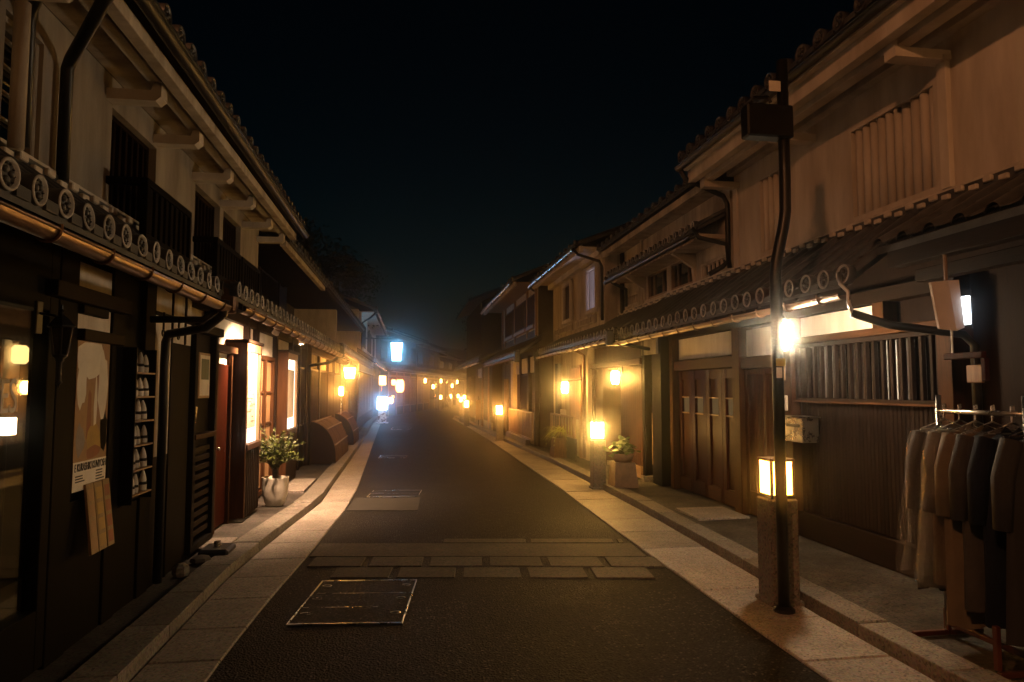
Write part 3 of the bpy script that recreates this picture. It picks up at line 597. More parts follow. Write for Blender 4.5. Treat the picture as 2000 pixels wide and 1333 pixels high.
e = thing('display_shelf', 'narrow black wall rack of six shelves beside the cafe poster', 'shelf', (-1.968, 5.24, .80))
MB().box(0, .012, -.19, .19, 0, 1.08).build('back_board', 'black_wood', e)
for y in (-.19, .175): MB().box(.012, .10, y, y + .015, 0, 1.08, .002).build('side_board', 'black_wood', e)
botl = MB().lathe([(.024, 0), (.026, .01), (.026, .045), (.022, .06), (.024, .075), (.017, .11), (.006, .142), (.001, .145)], n=12).mesh('bottle', 'white_cloth', True)
band = MB().lathe([(.0265, .042), (.0245, .062)], n=12).mesh('band', 'dark_cloth', True)
for r in range(6):
    z = .06 + r * .17
    MB().box(.012, .10, -.175, .175, z - .012, z, .002).build('shelf_board', 'tan_wood', e)
    for k in range(3):
        o = put('wrapped_bottle', botl, None, (-1.968 + .055 + rnd.uniform(-.01, .01), 5.24 - .11 + k * .105 + rnd.uniform(-.012, .012), .80 + z + .0005), (0, 0, rnd.uniform(0, 6)))
        o.rotation_euler[0] = rnd.uniform(-.05, .05); o.scale = (1, 1, rnd.uniform(.9, 1.03))
        tag(o, 'small bottle wrapped in white paper on %s shelf of the black wall rack' % ('the lowest', 'the second lowest', 'the third lowest', 'the third highest', 'the second highest', 'the top')[r], 'bottle', 'wrapped bottles on the black wall rack')
        put('neck_band', band, o)
# inside the cafe
e = thing('wall_sconce', 'small brass sconce glowing over a cream panel inside the cafe window', 'wall lamp', (-2.965, 5.62, 1.62))
MB().box(-.006, .012, -.11, .11, -.2, .34, .004).build('cream_panel', 'paper', e)
MB().box(.03, .10, -.07, .07, .16, .30, .02).build('lamp_shade', 'cafe_glow', e)
MB().tube([(0, 0, .32), (.06, 0, .33), (.06, 0, .30)], .01, 6).build('arm', 'copper', e)
e = thing('table_lamp', 'glowing square paper lamp box inside the cafe window under the white lettering', 'lamp', (-2.55, 4.80, .08))
MB().box(-.05, .05, -.05, .05, 1.22, 1.33, .004).build('lamp_shade', 'cafe_box', e); MB().lathe([(.14, 0), (.14, .02), (.02, .04), (.02, 1.22)], n=12).build('stand', 'black_metal', e)

# ---- gallery: ground floor y 6.55 .. 14, upper floor y 8.3 .. 13.6
B = House('gallery_house', 'low-eaved gallery with lit poster cases, plaster band and dark timber upper storey', -2.0, 10.0, 1)
B.body(6.57, 14.1, -5, -.14, 0, 2.55, 'dark_wood')
B.body(9.3, 14.1, -5, -.45, 2.55, 3.75, 'black_wood', 'upper_wall')
B.part('plaster_band', 'plaster', [(6.6, 12.6, -.14, -.09, 2.0, 2.52)], b=0)
for u in (6.60, 7.36, 9.02, 9.55, 10.9, 12.3, 13.2, 13.95): B.part('post', 'dark_wood', [(u, u + .10, -.14, -.02, .08, 2.52)])
B.part('lintel', 'dark_wood_h', [(6.57, 14.1, -.13, -.03, 2.38, 2.50)]); B.part('lintel', 'brown_wood_h', [(7.30, 8.4, -.10, .05, 1.985, 2.055)])
# black boxed gate with a framed picture and louvres
gte = B.part('gate_box', 'black_wood', [(6.62, 7.34, -.13, .06, .10, .16), (6.62, 6.70, -.13, .06, .16, 2.12), (7.28, 7.36, -.13, .06, .16, 2.12), (6.60, 7.40, -.13, .10, 2.12, 2.20), (6.70, 7.28, -.13, .0, .9, 2.12)])
B.part('ledge', 'brown_wood_h', [(6.66, 7.34, .0, .07, 1.12, 1.17)], gte)
B.rails('louvre', 'dark_wood_h', 6.72, 7.26, 10, .05, -.06, .03, .2, 1.06, gte)
B.part('picture_frame', 'tan_wood', [(6.86, 7.22, .0, .02, 1.50, 1.94)], gte); B.part('picture', 'paper', [(6.885, 7.195, .02, .024, 1.525, 1.915)], gte, b=0); B.part('picture_print', 'green_print', [(6.92, 7.16, .024, .026, 1.68, 1.88)], gte, b=0)
tri = MB().add([B.p(.062, 6.64, 1.28), B.p(.062, 6.69, 1.42), B.p(.062, 6.64, 1.43), B.p(.066, 6.64, 1.28), B.p(.066, 6.69, 1.42), B.p(.066, 6.64, 1.43)], [(0, 1, 2), (5, 4, 3), (0, 3, 4, 1), (1, 4, 5, 2), (2, 5, 3, 0)]).build('warning_plate', 'steel', gte)
# red-brown panel door
d = B.part('door', 'red_wood', [(7.62, 8.16, -.10, -.04, .10, 1.86)]); B.part('door_frame', 'brown_wood', [(7.50, 7.62, -.13, .0, .08, 1.98), (8.16, 8.22, -.13, .0, .08, 1.98)], d)
B.part('fan_light', 'paper', [(7.62, 8.16, -.10, -.06, 1.865, 1.98)], d, b=0); MB().lathe([(.0, 0), (.014, 0), (.014, .03), (.02, .035), (.02, .05), (0, .055)], B.p(-.04, 7.70, .95), 10, 'x').build('door_handle', 'steel', d, smooth=True)
def poster_case(u0, u1, w1, z0, z1, label, art):
    e = thing('poster_case', label, 'display case', (-2.0, (u0 + u1) / 2, 0)); g0, g1 = u0 - (u0 + u1) / 2, u1 - (u0 + u1) / 2
    bm_ = lambda *q: MB().box(*q, .004)
    bm_(-.10, w1, g0, g0 + .04, .12, z1 + .10).build('side_board', 'brown_wood', e); bm_(-.10, w1, g1 - .04, g1, .12, z1 + .10).build('side_board', 'red_wood', e)
    bm_(-.11, w1 + .02, g0 - .02, g1 + .02, z1 + .102, z1 + .14).build('top_board', 'dark_wood_h', e); bm_(-.10, w1, g0 + .04, g1 - .04, z1 + .0, z1 + .10).build('head_board', 'tan_wood', e)
    bm_(-.10, w1 + .02, g0 + .041, g1 - .041, z0 - .14, z0 - .075).build('sill', 'brown_wood_h', e)
    MB().box(w1 - .05, w1 - .04, g0 + .04, g1 - .04, z0 - .07, z1).build('lit_panel', 'case_light', e)
    bm_(w1 - .04, w1, g0 + .041, g0 + .07, z0 - .074, z1).build('frame_stile', 'tan_wood', e); bm_(w1 - .04, w1, g1 - .07, g1 - .041, z0 - .074, z1).build('frame_stile', 'tan_wood', e)
    s_ = MB().box(w1 - .0395, w1 - .037, g0 + .13, g1 - .13, z0 + .10, z1 - .16).build('poster', 'paper', e)
    mp = MB()
    for k in range(art):
        yy = g0 + .17 + rnd.uniform(0, max(.01, g1 - g0 - .45)); zz = z0 + .14 + rnd.uniform(0, .5); mp.box(w1 - .0368, w1 - .0364, yy, yy + rnd.uniform(.05, .2), zz, zz + .012)
    if art: mp.build('small_print', 'brown_print', e)
    n = int((g1 - g0) / .09)
    for k in range(n): MB().box(w1 - .02, w1, g0 + .02 + (k + .1) * (g1 - g0 - .04) / n, g0 + .02 + (k + .85) * (g1 - g0 - .04) / n, .12, z0 - .145, .003).build('skirt_slat', 'dark_wood', e)
    return e
poster_case(8.22, 9.0, .15, 1.02, 2.02, 'lit poster case in dark wood beside the red-brown door', 14)
poster_case(10.98, 11.95, .13, 1.02, 2.05, 'lit poster case beyond the paper-paned sliding door', 0)
# sliding door with papered panes
sd = B.part('sliding_door', 'brown_wood', [(9.68, 9.76, -.12, -.04, .10, 2.0), (10.8, 10.88, -.12, -.04, .10, 2.0), (10.22, 10.30, -.12, -.04, .10, 2.0), (9.68, 10.88, -.12, -.045, 2.0, 2.06), (9.76, 10.8, -.12, -.045, .10, .16)])
for a, b in ((9.76, 10.22), (10.30, 10.80)):
    for k in range(4): B.part('paper_pane', 'tan_wood', [(a + .003, b - .003, -.10, -.085, .185 + k * .455, .185 + (k + 1) * .455 - .03)], sd, b=0)
    for k in range(3): B.part('glazing_rail', 'brown_wood_h', [(a + .002, b - .002, -.11, -.06, .16 + (k + 1) * .455 - .008, .16 + (k + 1) * .455 + .02)], sd)
# dark windows beyond
B.lattice(12.42, 13.18, .9, 2.0, 8, -.05, 'dark_wood', .03); B.part('wainscot', 'black_wood', [(12.42, 13.9, -.14, -.05, .08, .88)]); B.lattice(13.32, 13.93, .9, 2.0, 6, -.05, 'dark_wood', .03)
for k, (u, z0, z1) in enumerate(((12.15, 1.0, 1.95),)): B.part('paper_strip', 'paper', [(u, u + .1, -.03, -.025, z0, z1)], b=0)
B.tiles('pent_roof', 5.55, 13.4, -.45, 2.76, .66, 2.33, sp=.215, r=.062)
B.part('upper_sill', 'dark_wood_h', [(9.3, 14.0, -.47, -.38, 2.80, 2.9)])
for u in (9.35, 11.3, 13.0): B.part('upper_post', 'dark_wood', [(u, u + .07, -.47, -.39, 2.9, 3.72)])
for a, b in ((9.5, 11.2), (11.5, 12.9)): B.lattice(a, b, 2.92, 3.55, 12, -.41, 'black_wood', .03, name='upper_lattice')
B.part('soffit', 'black_wood', [(9.4, 13.6, -.45, .26, 3.54, 3.57)], b=0); B.part('eave_board', 'old_plaster', [(9.4, 13.7, .26, .34, 3.50, 3.58)])
B.tiles('main_roof', 9.45, 13.7, -2.4, 4.6, .38, 3.61, sp=.3, r=.065, rim='roof_tile', gutter=None, rafters=False); B.gable(9.4, 14.0, -2.4, 4.65, -5, 3.7, -.45, 3.7)
B.pipe('downpipe', 'grey_plaster', [(-.34, 9.80, 2.9), (-.34, 9.80, 3.6)], .02)
B.part('gutter_end', 'black_metal', [(13.3, 13.42, .62, .76, 2.16, 2.42)], b=.02); B.pipe('downpipe', 'black_metal', [(.70, 13.36, 2.2), (.45, 13.5, 2.08), (.06, 13.9, 2.04), (.05, 13.95, 1.9), (.05, 13.95, .1)], .032)
def spot(label, x, y, z, tx, ty, tz, en):
    e = thing('spotlight', label, 'spotlight', (x, y, z), group='spotlights under the gallery eave')
    d = Vector((tx - x, ty - y, tz - z)).normalized()
    MB().tube([(0, 0, .10), (0, 0, .03)], .012, 8).build('stem', 'black_metal', e); MB().box(-.04, .04, -.08, .08, .10, .125, .005).build('mount', 'black_metal', e)
    MB().tube([-d * .05, d * .02, d * .09], [.028, .036, .042], 14).build('lamp_body', 'pot_white', e, smooth=True)
    MB().tube([d * .0905, d * .0925], .034, 14).build('lens', 'lamp_white', e)
    q = d.to_track_quat('-Z', 'Y').to_euler(); lamp_light('SPOT', e, d * .11, en, WARM, .03, q, 150, .8)
spot('white spotlight under the gallery eave nearer the cafe, aimed at the first poster case', -1.52, 8.25, 2.30, -1.98, 8.6, 1.55, 520)
spot('white spotlight under the gallery eave nearer the bamboo screen', -1.50, 9.9, 2.31, -1.72, 10.4, .6, 620)

for lab, x_, y_, rr, hh, m_ in (('small pale rubble stone by the downpipe foot of the cafe front', -1.83, 6.02, .07, .10, 'granite_kerb'), ('flat dark rubble stone against the louvred gate box', -1.80, 6.45, .09, .06, 'dark_plaster')):
    e = thing('rubble_stone', lab, 'stone', (x_, y_, .07)); MB().lathe([(rr * .8, 0), (rr, hh * .3), (rr * .9, hh * .75), (rr * .4, hh)], n=7).build('stone', m_, e)
e = thing('sign_base', 'low black rubber sign base lying at the edge of the gallery pavement', 'base', (-1.74, 6.75, .07)); MB().box(-.13, .13, -.16, .16, 0, .07, .02).build('block', 'black_metal', e); MB().lathe([(.03, .071), (.03, .12), (.02, .12), (.02, .08)], n=10).build('socket', 'steel', e)
# potted shrub
e = thing('potted_shrub', 'leafy olive-like shrub in a weathered white tapered pot before the gallery', 'potted plant', (-1.72, 9.36, .075))
MB().lathe([(.10, 0), (.125, .03), (.155, .14), (.168, .25), (.170, .35), (.174, .365), (.155, .365), (.150, .33), (.0, .32)], n=28).build('pot', 'pot_white', e, smooth=True)
MB().lathe([(.142, .31), (.1, .335), (.0, .34)], n=20).build('soil', 'earth', e)
st = MB(); lf = MB(); rn = random.Random(11)
for k in range(85):
    a = rn.uniform(0, 2 * pi); lean = rn.uniform(.06, .40); h = rn.uniform(.34, .66) - lean * .35 + (.16 if k < 4 else 0); p = [Vector((rn.uniform(-.03, .03), rn.uniform(-.03, .03), .32))]
    for q in range(1, 6): t = q / 5; p.append(Vector((cos(a) * lean * t ** 1.2 + rn.uniform(-.012, .012), sin(a) * lean * t ** 1.2 + rn.uniform(-.012, .012), .34 + .14 + (h - .14) * t + .05 * sin(3 * t))) if q > 1 else p[0] + Vector((0, 0, .15)))
    st.tube(p, [.008, .006, .005, .004, .003, .002], 4)
    for i in range(22):
        t = .2 + .8 * (i + rn.random()) / 22; f_ = t * 5; j = min(4, int(f_)); b0 = p[j].lerp(p[j + 1], f_ - j)
        d = Vector((cos(a + rn.uniform(-1.9, 1.9)), sin(a + rn.uniform(-1.9, 1.9)), rn.uniform(.1, 1.1))).normalized(); l = rn.uniform(.045, .075); sd_ = d.cross(Vector((rn.uniform(-1, 1), rn.uniform(-1, 1), 1))).normalized() * l * .2
        lf.add([b0, b0 + d * l * .5 + sd_, b0 + d * l, b0 + d * l * .5 - sd_], [(0, 1, 2, 3)])
st.build('stem', 'bark', e); lf.build('foliage', 'leaf', e)

# ---- old house with the curved screen: y 14.1 .. 24
D = House('old_timber_house', 'low timber house with curved bamboo screens at its foot and a hanging lit lantern', -1.97, 19.0, 1)
D.body(14.15, 25.5, -5, -.12, 0, 2.6, 'dark_wood'); D.body(14.2, 25.5, -5, -1.0, 2.6, 3.9, 'dark_plaster', 'upper_wall')
for u in (14.2, 15.6, 17.2, 18.6, 20.3, 22.0, 23.6, 25.3): D.part('post', 'brown_wood', [(u, u + .11, -.12, .0, .08, 2.5)])
D.part('lintel', 'brown_wood_h', [(14.15, 25.5, -.10, .02, 2.30, 2.42)]); D.part('plaster_band', 'old_plaster', [(14.3, 25.3, -.12, -.06, 2.02, 2.30)], b=0)
for a, b in ((14.35, 15.55), (15.75, 17.15), (17.35, 18.55), (18.75, 20.25), (20.45, 21.95), (22.15, 23.55)): D.lattice(a, b, .75, 2.0, 12, -.03, 'brown_wood', .035)
D.part('wainscot', 'dark_wood', [(14.3, 25.3, -.12, -.05, .08, .73)])
D.tiles('pent_roof', 14.2, 24.8, -1.0, 2.95, .60, 2.42, sp=.27, r=.062)
D.part('soffit', 'black_wood', [(14.2, 25.4, -1.0, .2, 3.66, 3.69)], b=0); D.part('eave_board', 'dark_wood_h', [(14.2, 25.4, .2, .28, 3.6, 3.7)])
D.tiles('main_roof', 14.0, 25.5, -2.6, 4.8, .3, 3.73, sp=.4, r=.065, rim='roof_tile', gutter=None, rafters=False); D.gable(14.2, 25.4, -2.6, 4.75, -5, 3.9, -1.0, 3.8)
D.part('end_wall', 'old_plaster', [(18.2, 18.5, -1.0, .05, 2.85, 3.64)], b=0)
D.pipe('downpipe', 'tan_wood', [(.04, 21.2, .1), (.04, 21.2, 1.5)], .045); D.pipe('downpipe', 'tan_wood', [(.04, 21.9, .1), (.04, 21.9, 1.5)], .045)
def screen(label, u0, u1, n):
    """inu-yarai: slats bowed out from the wall"""
    e = thing('bamboo_screen', label, 'bamboo screen', (-1.95, (u0 + u1) / 2, .08), group='curved screens at the foot of the timber house')
    prof = [(.50 * math.sin(pi / 2 * t) ** 1.1, .84 * math.cos(pi / 2 * t) ** .8) for t in [i / 9 for i in range(10)]]
    half = (u1 - u0) / 2; dy = (u1 - u0) / n
    out = [(x, z) for x, z in prof]; inn = [(x - .016, z - .012) for x, z in prof]
    me = MB().prism(out + inn[::-1], -dy / 2 + .003, dy / 2 - .003).mesh('slat', 'cedar_bark')
    for k in range(n): put('slat', me, e, (0, -half + (k + .5) * dy, rnd.uniform(-.006, .006)))
    for i in (1, 4, 7):
        (x, z) = prof[i]; MB().tube([(x + .012, -half, z + .012), (x + .012, half, z + .012)], .014, 6).build('batten', 'bamboo', e)
    for s_ in (-half, half - .02): MB().prism(prof + [(0, 0)], s_, s_ + .02).build('end_board', 'dark_wood', e)
    return e
screen('long curved cedar screen at the foot of the timber house, right after the gallery', 14.2, 17.0, 24); screen('short curved cedar screen farther along, by the pale drainpipes', 18.7, 20.6, 16)
def hung_lantern(label, x, y, z, s_, m, group=None):
    e = thing('hanging_lantern', label, 'lantern', (x, y, z), group=group)
    MB().tube([(0, 0, .62 * s_), (0, 0, .36 * s_)], .008, 6).build('chain', 'black_metal', e); MB().tube([(0, 0, .62 * s_), (-.3, 0, .66 * s_)], .012, 6).build('arm', 'black_metal', e)
    MB().lathe([(.02, .36), (.06, .32), (.17, .26), (.17, .24), (.14, .235)], n=4).build('cap', 'black_metal', e).scale = (s_, s_, s_)
    MB().lathe([(.15, .23), (.11, -.02), (.02, -.03)], n=8).build('glass_body', m, e).scale = (s_, s_, s_)
    MB().lathe([(.115, -.021), (.10, -.05), (.02, -.07)], n=8).build('base', 'black_metal', e).scale = (s_, s_, s_)
hung_lantern('glowing glass lantern hung from the eave over the shorter cedar screen', -1.45, 17.1, 1.86, .95, 'lamp_warm')
e = thing('wall_lamp', 'small bright wall lamp below the hanging lantern on the timber house', 'wall lamp', (-1.9, 19.1, 1.5))
MB().box(-.06, .0, -.04, .04, -.12, .16, .005).build('back_plate', 'black_metal', e); MB().lathe([(.05, -.1), (.06, 0), (.05, .12), (.01, .13)], (.06, 0, 0), 12).build('lamp_shade', 'lamp_warm', e); MB().tube([(.06, 0, -.1), (.06, 0, -1.4)], .016, 6).build('pipe', 'steel', e)

# ================================================================== RIGHT SIDE
# ---- white-walled house: garage and lattice front y 4.55 .. 10.2, upper storey y -1 .. 7.9
R = House('white_walled_house', 'white plastered house with barred upper windows, garage doors and slatted street front', 4.0, 6.0, -1)
R.body(-1.0, 10.2, -5, -.16, 0, 2.95, 'dark_wood')
R.wall('upper_wall', 'plaster', -1.0, 7.9, -.30, 0, 2.90, 4.45, [(4.62, 5.62, 3.15, 3.95), (6.84, 7.28, 3.15, 4.00)]); R.body(-1.0, 7.9, -5, -.30, 2.95, 4.45, 'plaster', 'wall')
for a, b, n, zt in ((4.62, 5.62, 10, 3.95), (6.84, 7.28, 4, 4.0)):
    fr = R.part('barred_window', 'plaster', [(a, b, -.17, -.15, 3.15, zt)], b=0)
    me = MB().lathe([(.036, 0), (.036, zt - 3.15)], n=10).mesh('plaster_bar', 'plaster', True)
    for k in range(n): put('plaster_bar', me, fr, R.p(-.055, a + (b - a) * (k + .5) / n, 3.15))
R.part('pilaster', 'plaster', [(4.44, 4.53, 0, .045, 3.09, 4.06)]); R.part('pilaster', 'plaster', [(7.80, 7.90, 0, .03, 3.09, 4.1)]); R.part('pilaster_head', 'plaster', [(4.42, 4.56, 0, .07, 4.061, 4.10)])
R.part('eave_cornice', 'plaster', [(-1, 7.9, 0, .10, 4.24, 4.44)]); R.part('soffit', 'plaster', [(-1, 7.95, .10, .56, 4.32, 4.36)], b=0)
R.part('eave_beam', 'plaster', [(-1, 7.92, .33, .44, 4.14, 4.235)])
R.part('eave_fascia', 'plaster', [(-1, 8.0, .47, .57, 4.17, 4.315)]); R.part('eave_fascia', 'plaster', [(-1, 8.0, .565, .63, 4.318, 4.38)])
for u in (.6, 2.5, 4.43, 6.15, 7.76): MB().prism([(0, 4.06), (-.46, 4.06), (-.46, 4.18), (-.41, 4.18), (-.39, 4.135), (0, 4.135)], u - 6, u + .12 - 6).build('eave_bracket', 'plaster', R.e)
R.tiles('main_roof', -1.1, 8.0, -2.6, 5.75, .65, 4.46, sp=.27, r=.075, rim='roof_tile', gutter='black_metal', rafters=False, hooks=False); R.gable(-1, 7.9, -2.6, 5.65, -5, 4.45, 0, 4.45, 'plaster'); R.tiles('back_roof', -1.1, 8.0, -2.65, 5.75, -5.6, 4.4, sp=1.2, r=.07, gutter=None, ends=False, rafters=False)
R.pipe('downpipe', 'black_metal', [(.68, 7.98, 4.34), (.60, 8.0, 4.22), (.10, 8.0, 4.02), (.05, 8.0, 3.92), (.05, 8.0, 3.2), (.12, 8.02, 3.12), (.30, 8.02, 3.02)], .032)
# lower roof and street front
R.tiles('pent_roof', 4.62, 10.25, .0, 2.98, .80, 2.40, sp=.25, r=.075)
R.flashing(-1.0, 10.2, .0, 3.02, .125)
R.tiles('pent_roof', -1.0, 4.5, .0, 2.98, .62, 2.62, sp=.25, r=.07, ends=False, gutter=None)
R.part('eave_beam', 'dark_wood_h', [(-1.0, 4.42, .50, .60, 2.46, 2.58)]); R.part('eave_beam', 'dark_wood_h', [(-1.0, 4.40, .30, .40, 2.36, 2.45)]); R.part('signboard_wall', 'tan_wood', [(-1.0, 3.75, .12, .16, 2.02, 2.36)], b=.004)
R.pipe('gutter_spout', 'steel', [(.86, 4.60, 2.45), (.88, 4.56, 2.36), (.84, 4.53, 2.30), (.86, 4.50, 2.22), (.84, 4.49, 2.14)], .014)
R.pipe('downpipe', 'black_metal', [(.84, 4.50, 2.14), (.6, 4.42, 2.05), (.12, 4.30, 1.98), (.05, 4.28, 1.9), (.05, 4.28, .1)], .03)
R.part('lintel', 'dark_wood_h', [(4.5, 10.2, -.14, .0, 2.34, 2.46)])
def panel(u0, u1, z0, z1, m='plaster'): return R.part('plaster_panel', m, [(u0, u1, -.15, -.06, z0, z1)], b=0)
panel(5.42, 6.62, 2.12, 2.33); panel(7.98, 9.92, 2.02, 2.33); panel(9.98, 10.2, 2.0, 2.33, 'grey_plaster'); panel(6.94, 7.80, 1.98, 2.30, 'old_plaster')
R.part('transom', 'brown_wood_h', [(4.55, 6.66, -.12, .03, 2.055, 2.118)]); R.part('transom', 'brown_wood_h', [(6.66, 7.9, -.12, .02, 1.83, 1.97)]); R.part('transom', 'brown_wood_h', [(7.95, 9.95, -.12, .02, 1.86, 2.0)])
for u, w_ in ((4.50, .14), (6.66, .24), (7.80, .18), (9.93, .12)): R.part('post', 'brown_wood', [(u, u + w_, -.15, .045, .08, 2.34)])
R.part('post', 'brown_wood', [(5.28, 5.42, -.14, .0, 2.12, 2.34)])
# shiny slatted window over dense boards
lw = R.lattice(4.66, 6.64, 1.46, 2.05, 17, 0.0, 'dark_wood', .032, .05, 0, 'slatted_window', None)
R.part('pane', 'dark_glass', [(4.70, 6.60, -.14, -.135, 1.50, 2.01)], lw, b=0)
R.slats('inner_slat', 'sheen_slat', 4.72, 6.60, 13, .06, -.085, -.07, 1.50, 2.01, lw, jit=.01)
R.boards('wall_slat', 'dark_wood', 4.66, 6.64, 40, -.10, -.04, .34, 1.45); R.part('base_board', 'dark_wood_h', [(4.55, 6.66, -.12, .0, .08, .33)]); R.part('wall_sill', 'brown_wood_h', [(4.55, 6.66, -.10, .02, 1.452, 1.472)])
# lattice door
ld = R.part('lattice_door', 'brown_wood', [(6.92, 6.98, -.09, -.02, .10, 1.82), (7.72, 7.79, -.09, -.02, .10, 1.82), (7.30, 7.36, -.09, -.02, .10, 1.82), (6.98, 7.72, -.09, -.025, 1.76, 1.82), (6.98, 7.72, -.09, -.025, .10, .38)])
for a, b in ((6.98, 7.30), (7.36, 7.72)):
    R.slats('slat', 'red_wood', a, b, 11, .014, -.06, -.03, .38, 1.76, ld, jit=.001); R.rails('cross_rail', 'brown_wood_h', a, b, 4, .03, -.08, -.062, .2, 1.94, ld)
    R.part('paper_backing', 'red_wood', [(a, b, -.10, -.09, .38, 1.76)], ld, b=0)
# folding garage doors: four leaves with a small square light each
for k in range(4):
    u0 = 8.0 + k * .48; lf = R.part('garage_leaf', 'red_wood', [(u0, u0 + .10, -.10, -.05, .10, 1.85), (u0 + .37, u0 + .475, -.10, -.05, .10, 1.85), (u0 + .10, u0 + .37, -.10, -.055, .10, .30), (u0 + .10, u0 + .37, -.10, -.055, 1.72, 1.85), (u0 + .10, u0 + .37, -.095, -.075, .30, 1.24), (u0 + .10, u0 + .37, -.095, -.075, 1.46, 1.72)])
    R.part('light_sill', 'tan_wood', [(u0 + .10, u0 + .37, -.075, -.05, 1.225, 1.245)], lf); R.part('light_head', 'tan_wood', [(u0 + .10, u0 + .37, -.075, -.05, 1.455, 1.475)], lf)
    R.part('pane', 'window_dim', [(u0 + .11, u0 + .36, -.09, -.086, 1.246, 1.454)], lf, b=0); R.part('kick_board', 'brown_wood_h', [(u0 + .05, u0 + .43, -.05, -.04, .11, .28)], lf)
# fittings by the lattice door
e = thing('mailbox', 'steel mailbox with overhanging lid on the slatted wall beside the lattice door', 'mailbox', (3.93, 6.40, 1.06))
MB().box(-.12, .06, -.16, .16, 0, .24, .006).build('box', 'steel', e); MB().box(-.18, .06, -.20, .20, .245, .258, .003).build('lid', 'steel', e); MB().box(-.124, -.121, -.12, .12, .15, .18).build('slot', 'black_metal', e)
e = thing('intercom', 'white intercom panel on the post by the lattice door', 'intercom', (3.952, 6.76, 1.36)); MB().box(-.02, 0, -.045, .045, 0, .16, .006).build('housing', 'plaster', e); MB().box(-.022, -.0205, -.015, .015, .07, .13).build('lens', 'black_metal', e)
e = thing('name_plate', 'small upright wooden name plate above the intercom', 'name plate', (3.952, 6.79, 1.68)); MB().box(-.02, 0, -.04, .04, 0, .24, .005).build('plate', 'tan_wood', e)

# ---- shop next to it: rack of clothes, lit sign
def sign_lamp():
    e = thing('shop_lamp_sign', 'pale lit hanging shop panel under the dark eave above the clothes rail', 'sign', (3.42, 3.86, 1.98))
    MB().add([(-.05, .06, 0), (.0, -.02, -.02), (.04, -.04, 0), (-.05, .12, .31), (.0, .03, .31), (.05, .0, .31), (-.05, .08, 0), (-.05, .14, .31), (.05, .02, .31), (.04, -.02, 0)], [(0, 1, 4, 3), (1, 2, 5, 4), (6, 9, 8, 7), (0, 3, 7, 6), (2, 9, 8, 5), (3, 4, 5, 8, 7), (0, 6, 9, 2, 1)]).build('panel', 'white_cloth', e)
    MB().box(.048, .075, -.06, .0, .02, .20, .004).build('tube_light', 'panel_light', e); MB().tube([(0, .05, .31), (.0, .05, .50)], .012, 6).build('bracket', 'tan_wood', e)
    lamp_light('AREA', e, (-.25, -.12, .14), 0, COOL)
sign_lamp()
bpy.data.objects.remove([o for o in bpy.data.objects if o.type == 'LIGHT' and o.data.energy == 0][0])
e = thing('hanging_wood_sign', 'red-brown wooden bracket sign with a pale tag hung over the clothes rail', 'sign', (3.42, 3.80, 1.72))
MB().box(-.02, .02, -.16, .14, .06, .10, .005).build('bar', 'red_wood', e); MB().box(-.018, .018, -.18, -.15, -.08, .06, .004).build('end_post', 'red_wood', e); MB().tube([(0, .08, .10), (0, .08, .42)], .007, 6).build('rod', 'steel', e); MB().tube([(0, -.09, .06), (0, -.09, .02)], .006, 6).build('string', 'black_metal', e)
MB().box(-.012, .012, -.15, -.03, -.09, .02, .006).build('tag', 'tan_wood', e)
e = thing('paper_notice', 'pale sheet pinned on the shop wall behind the clothes rail', 'notice', (3.98, 3.72, 1.32)); MB().box(-.018, -.012, -.16, .12, 0, .22).build('sheet', 'paper', e)

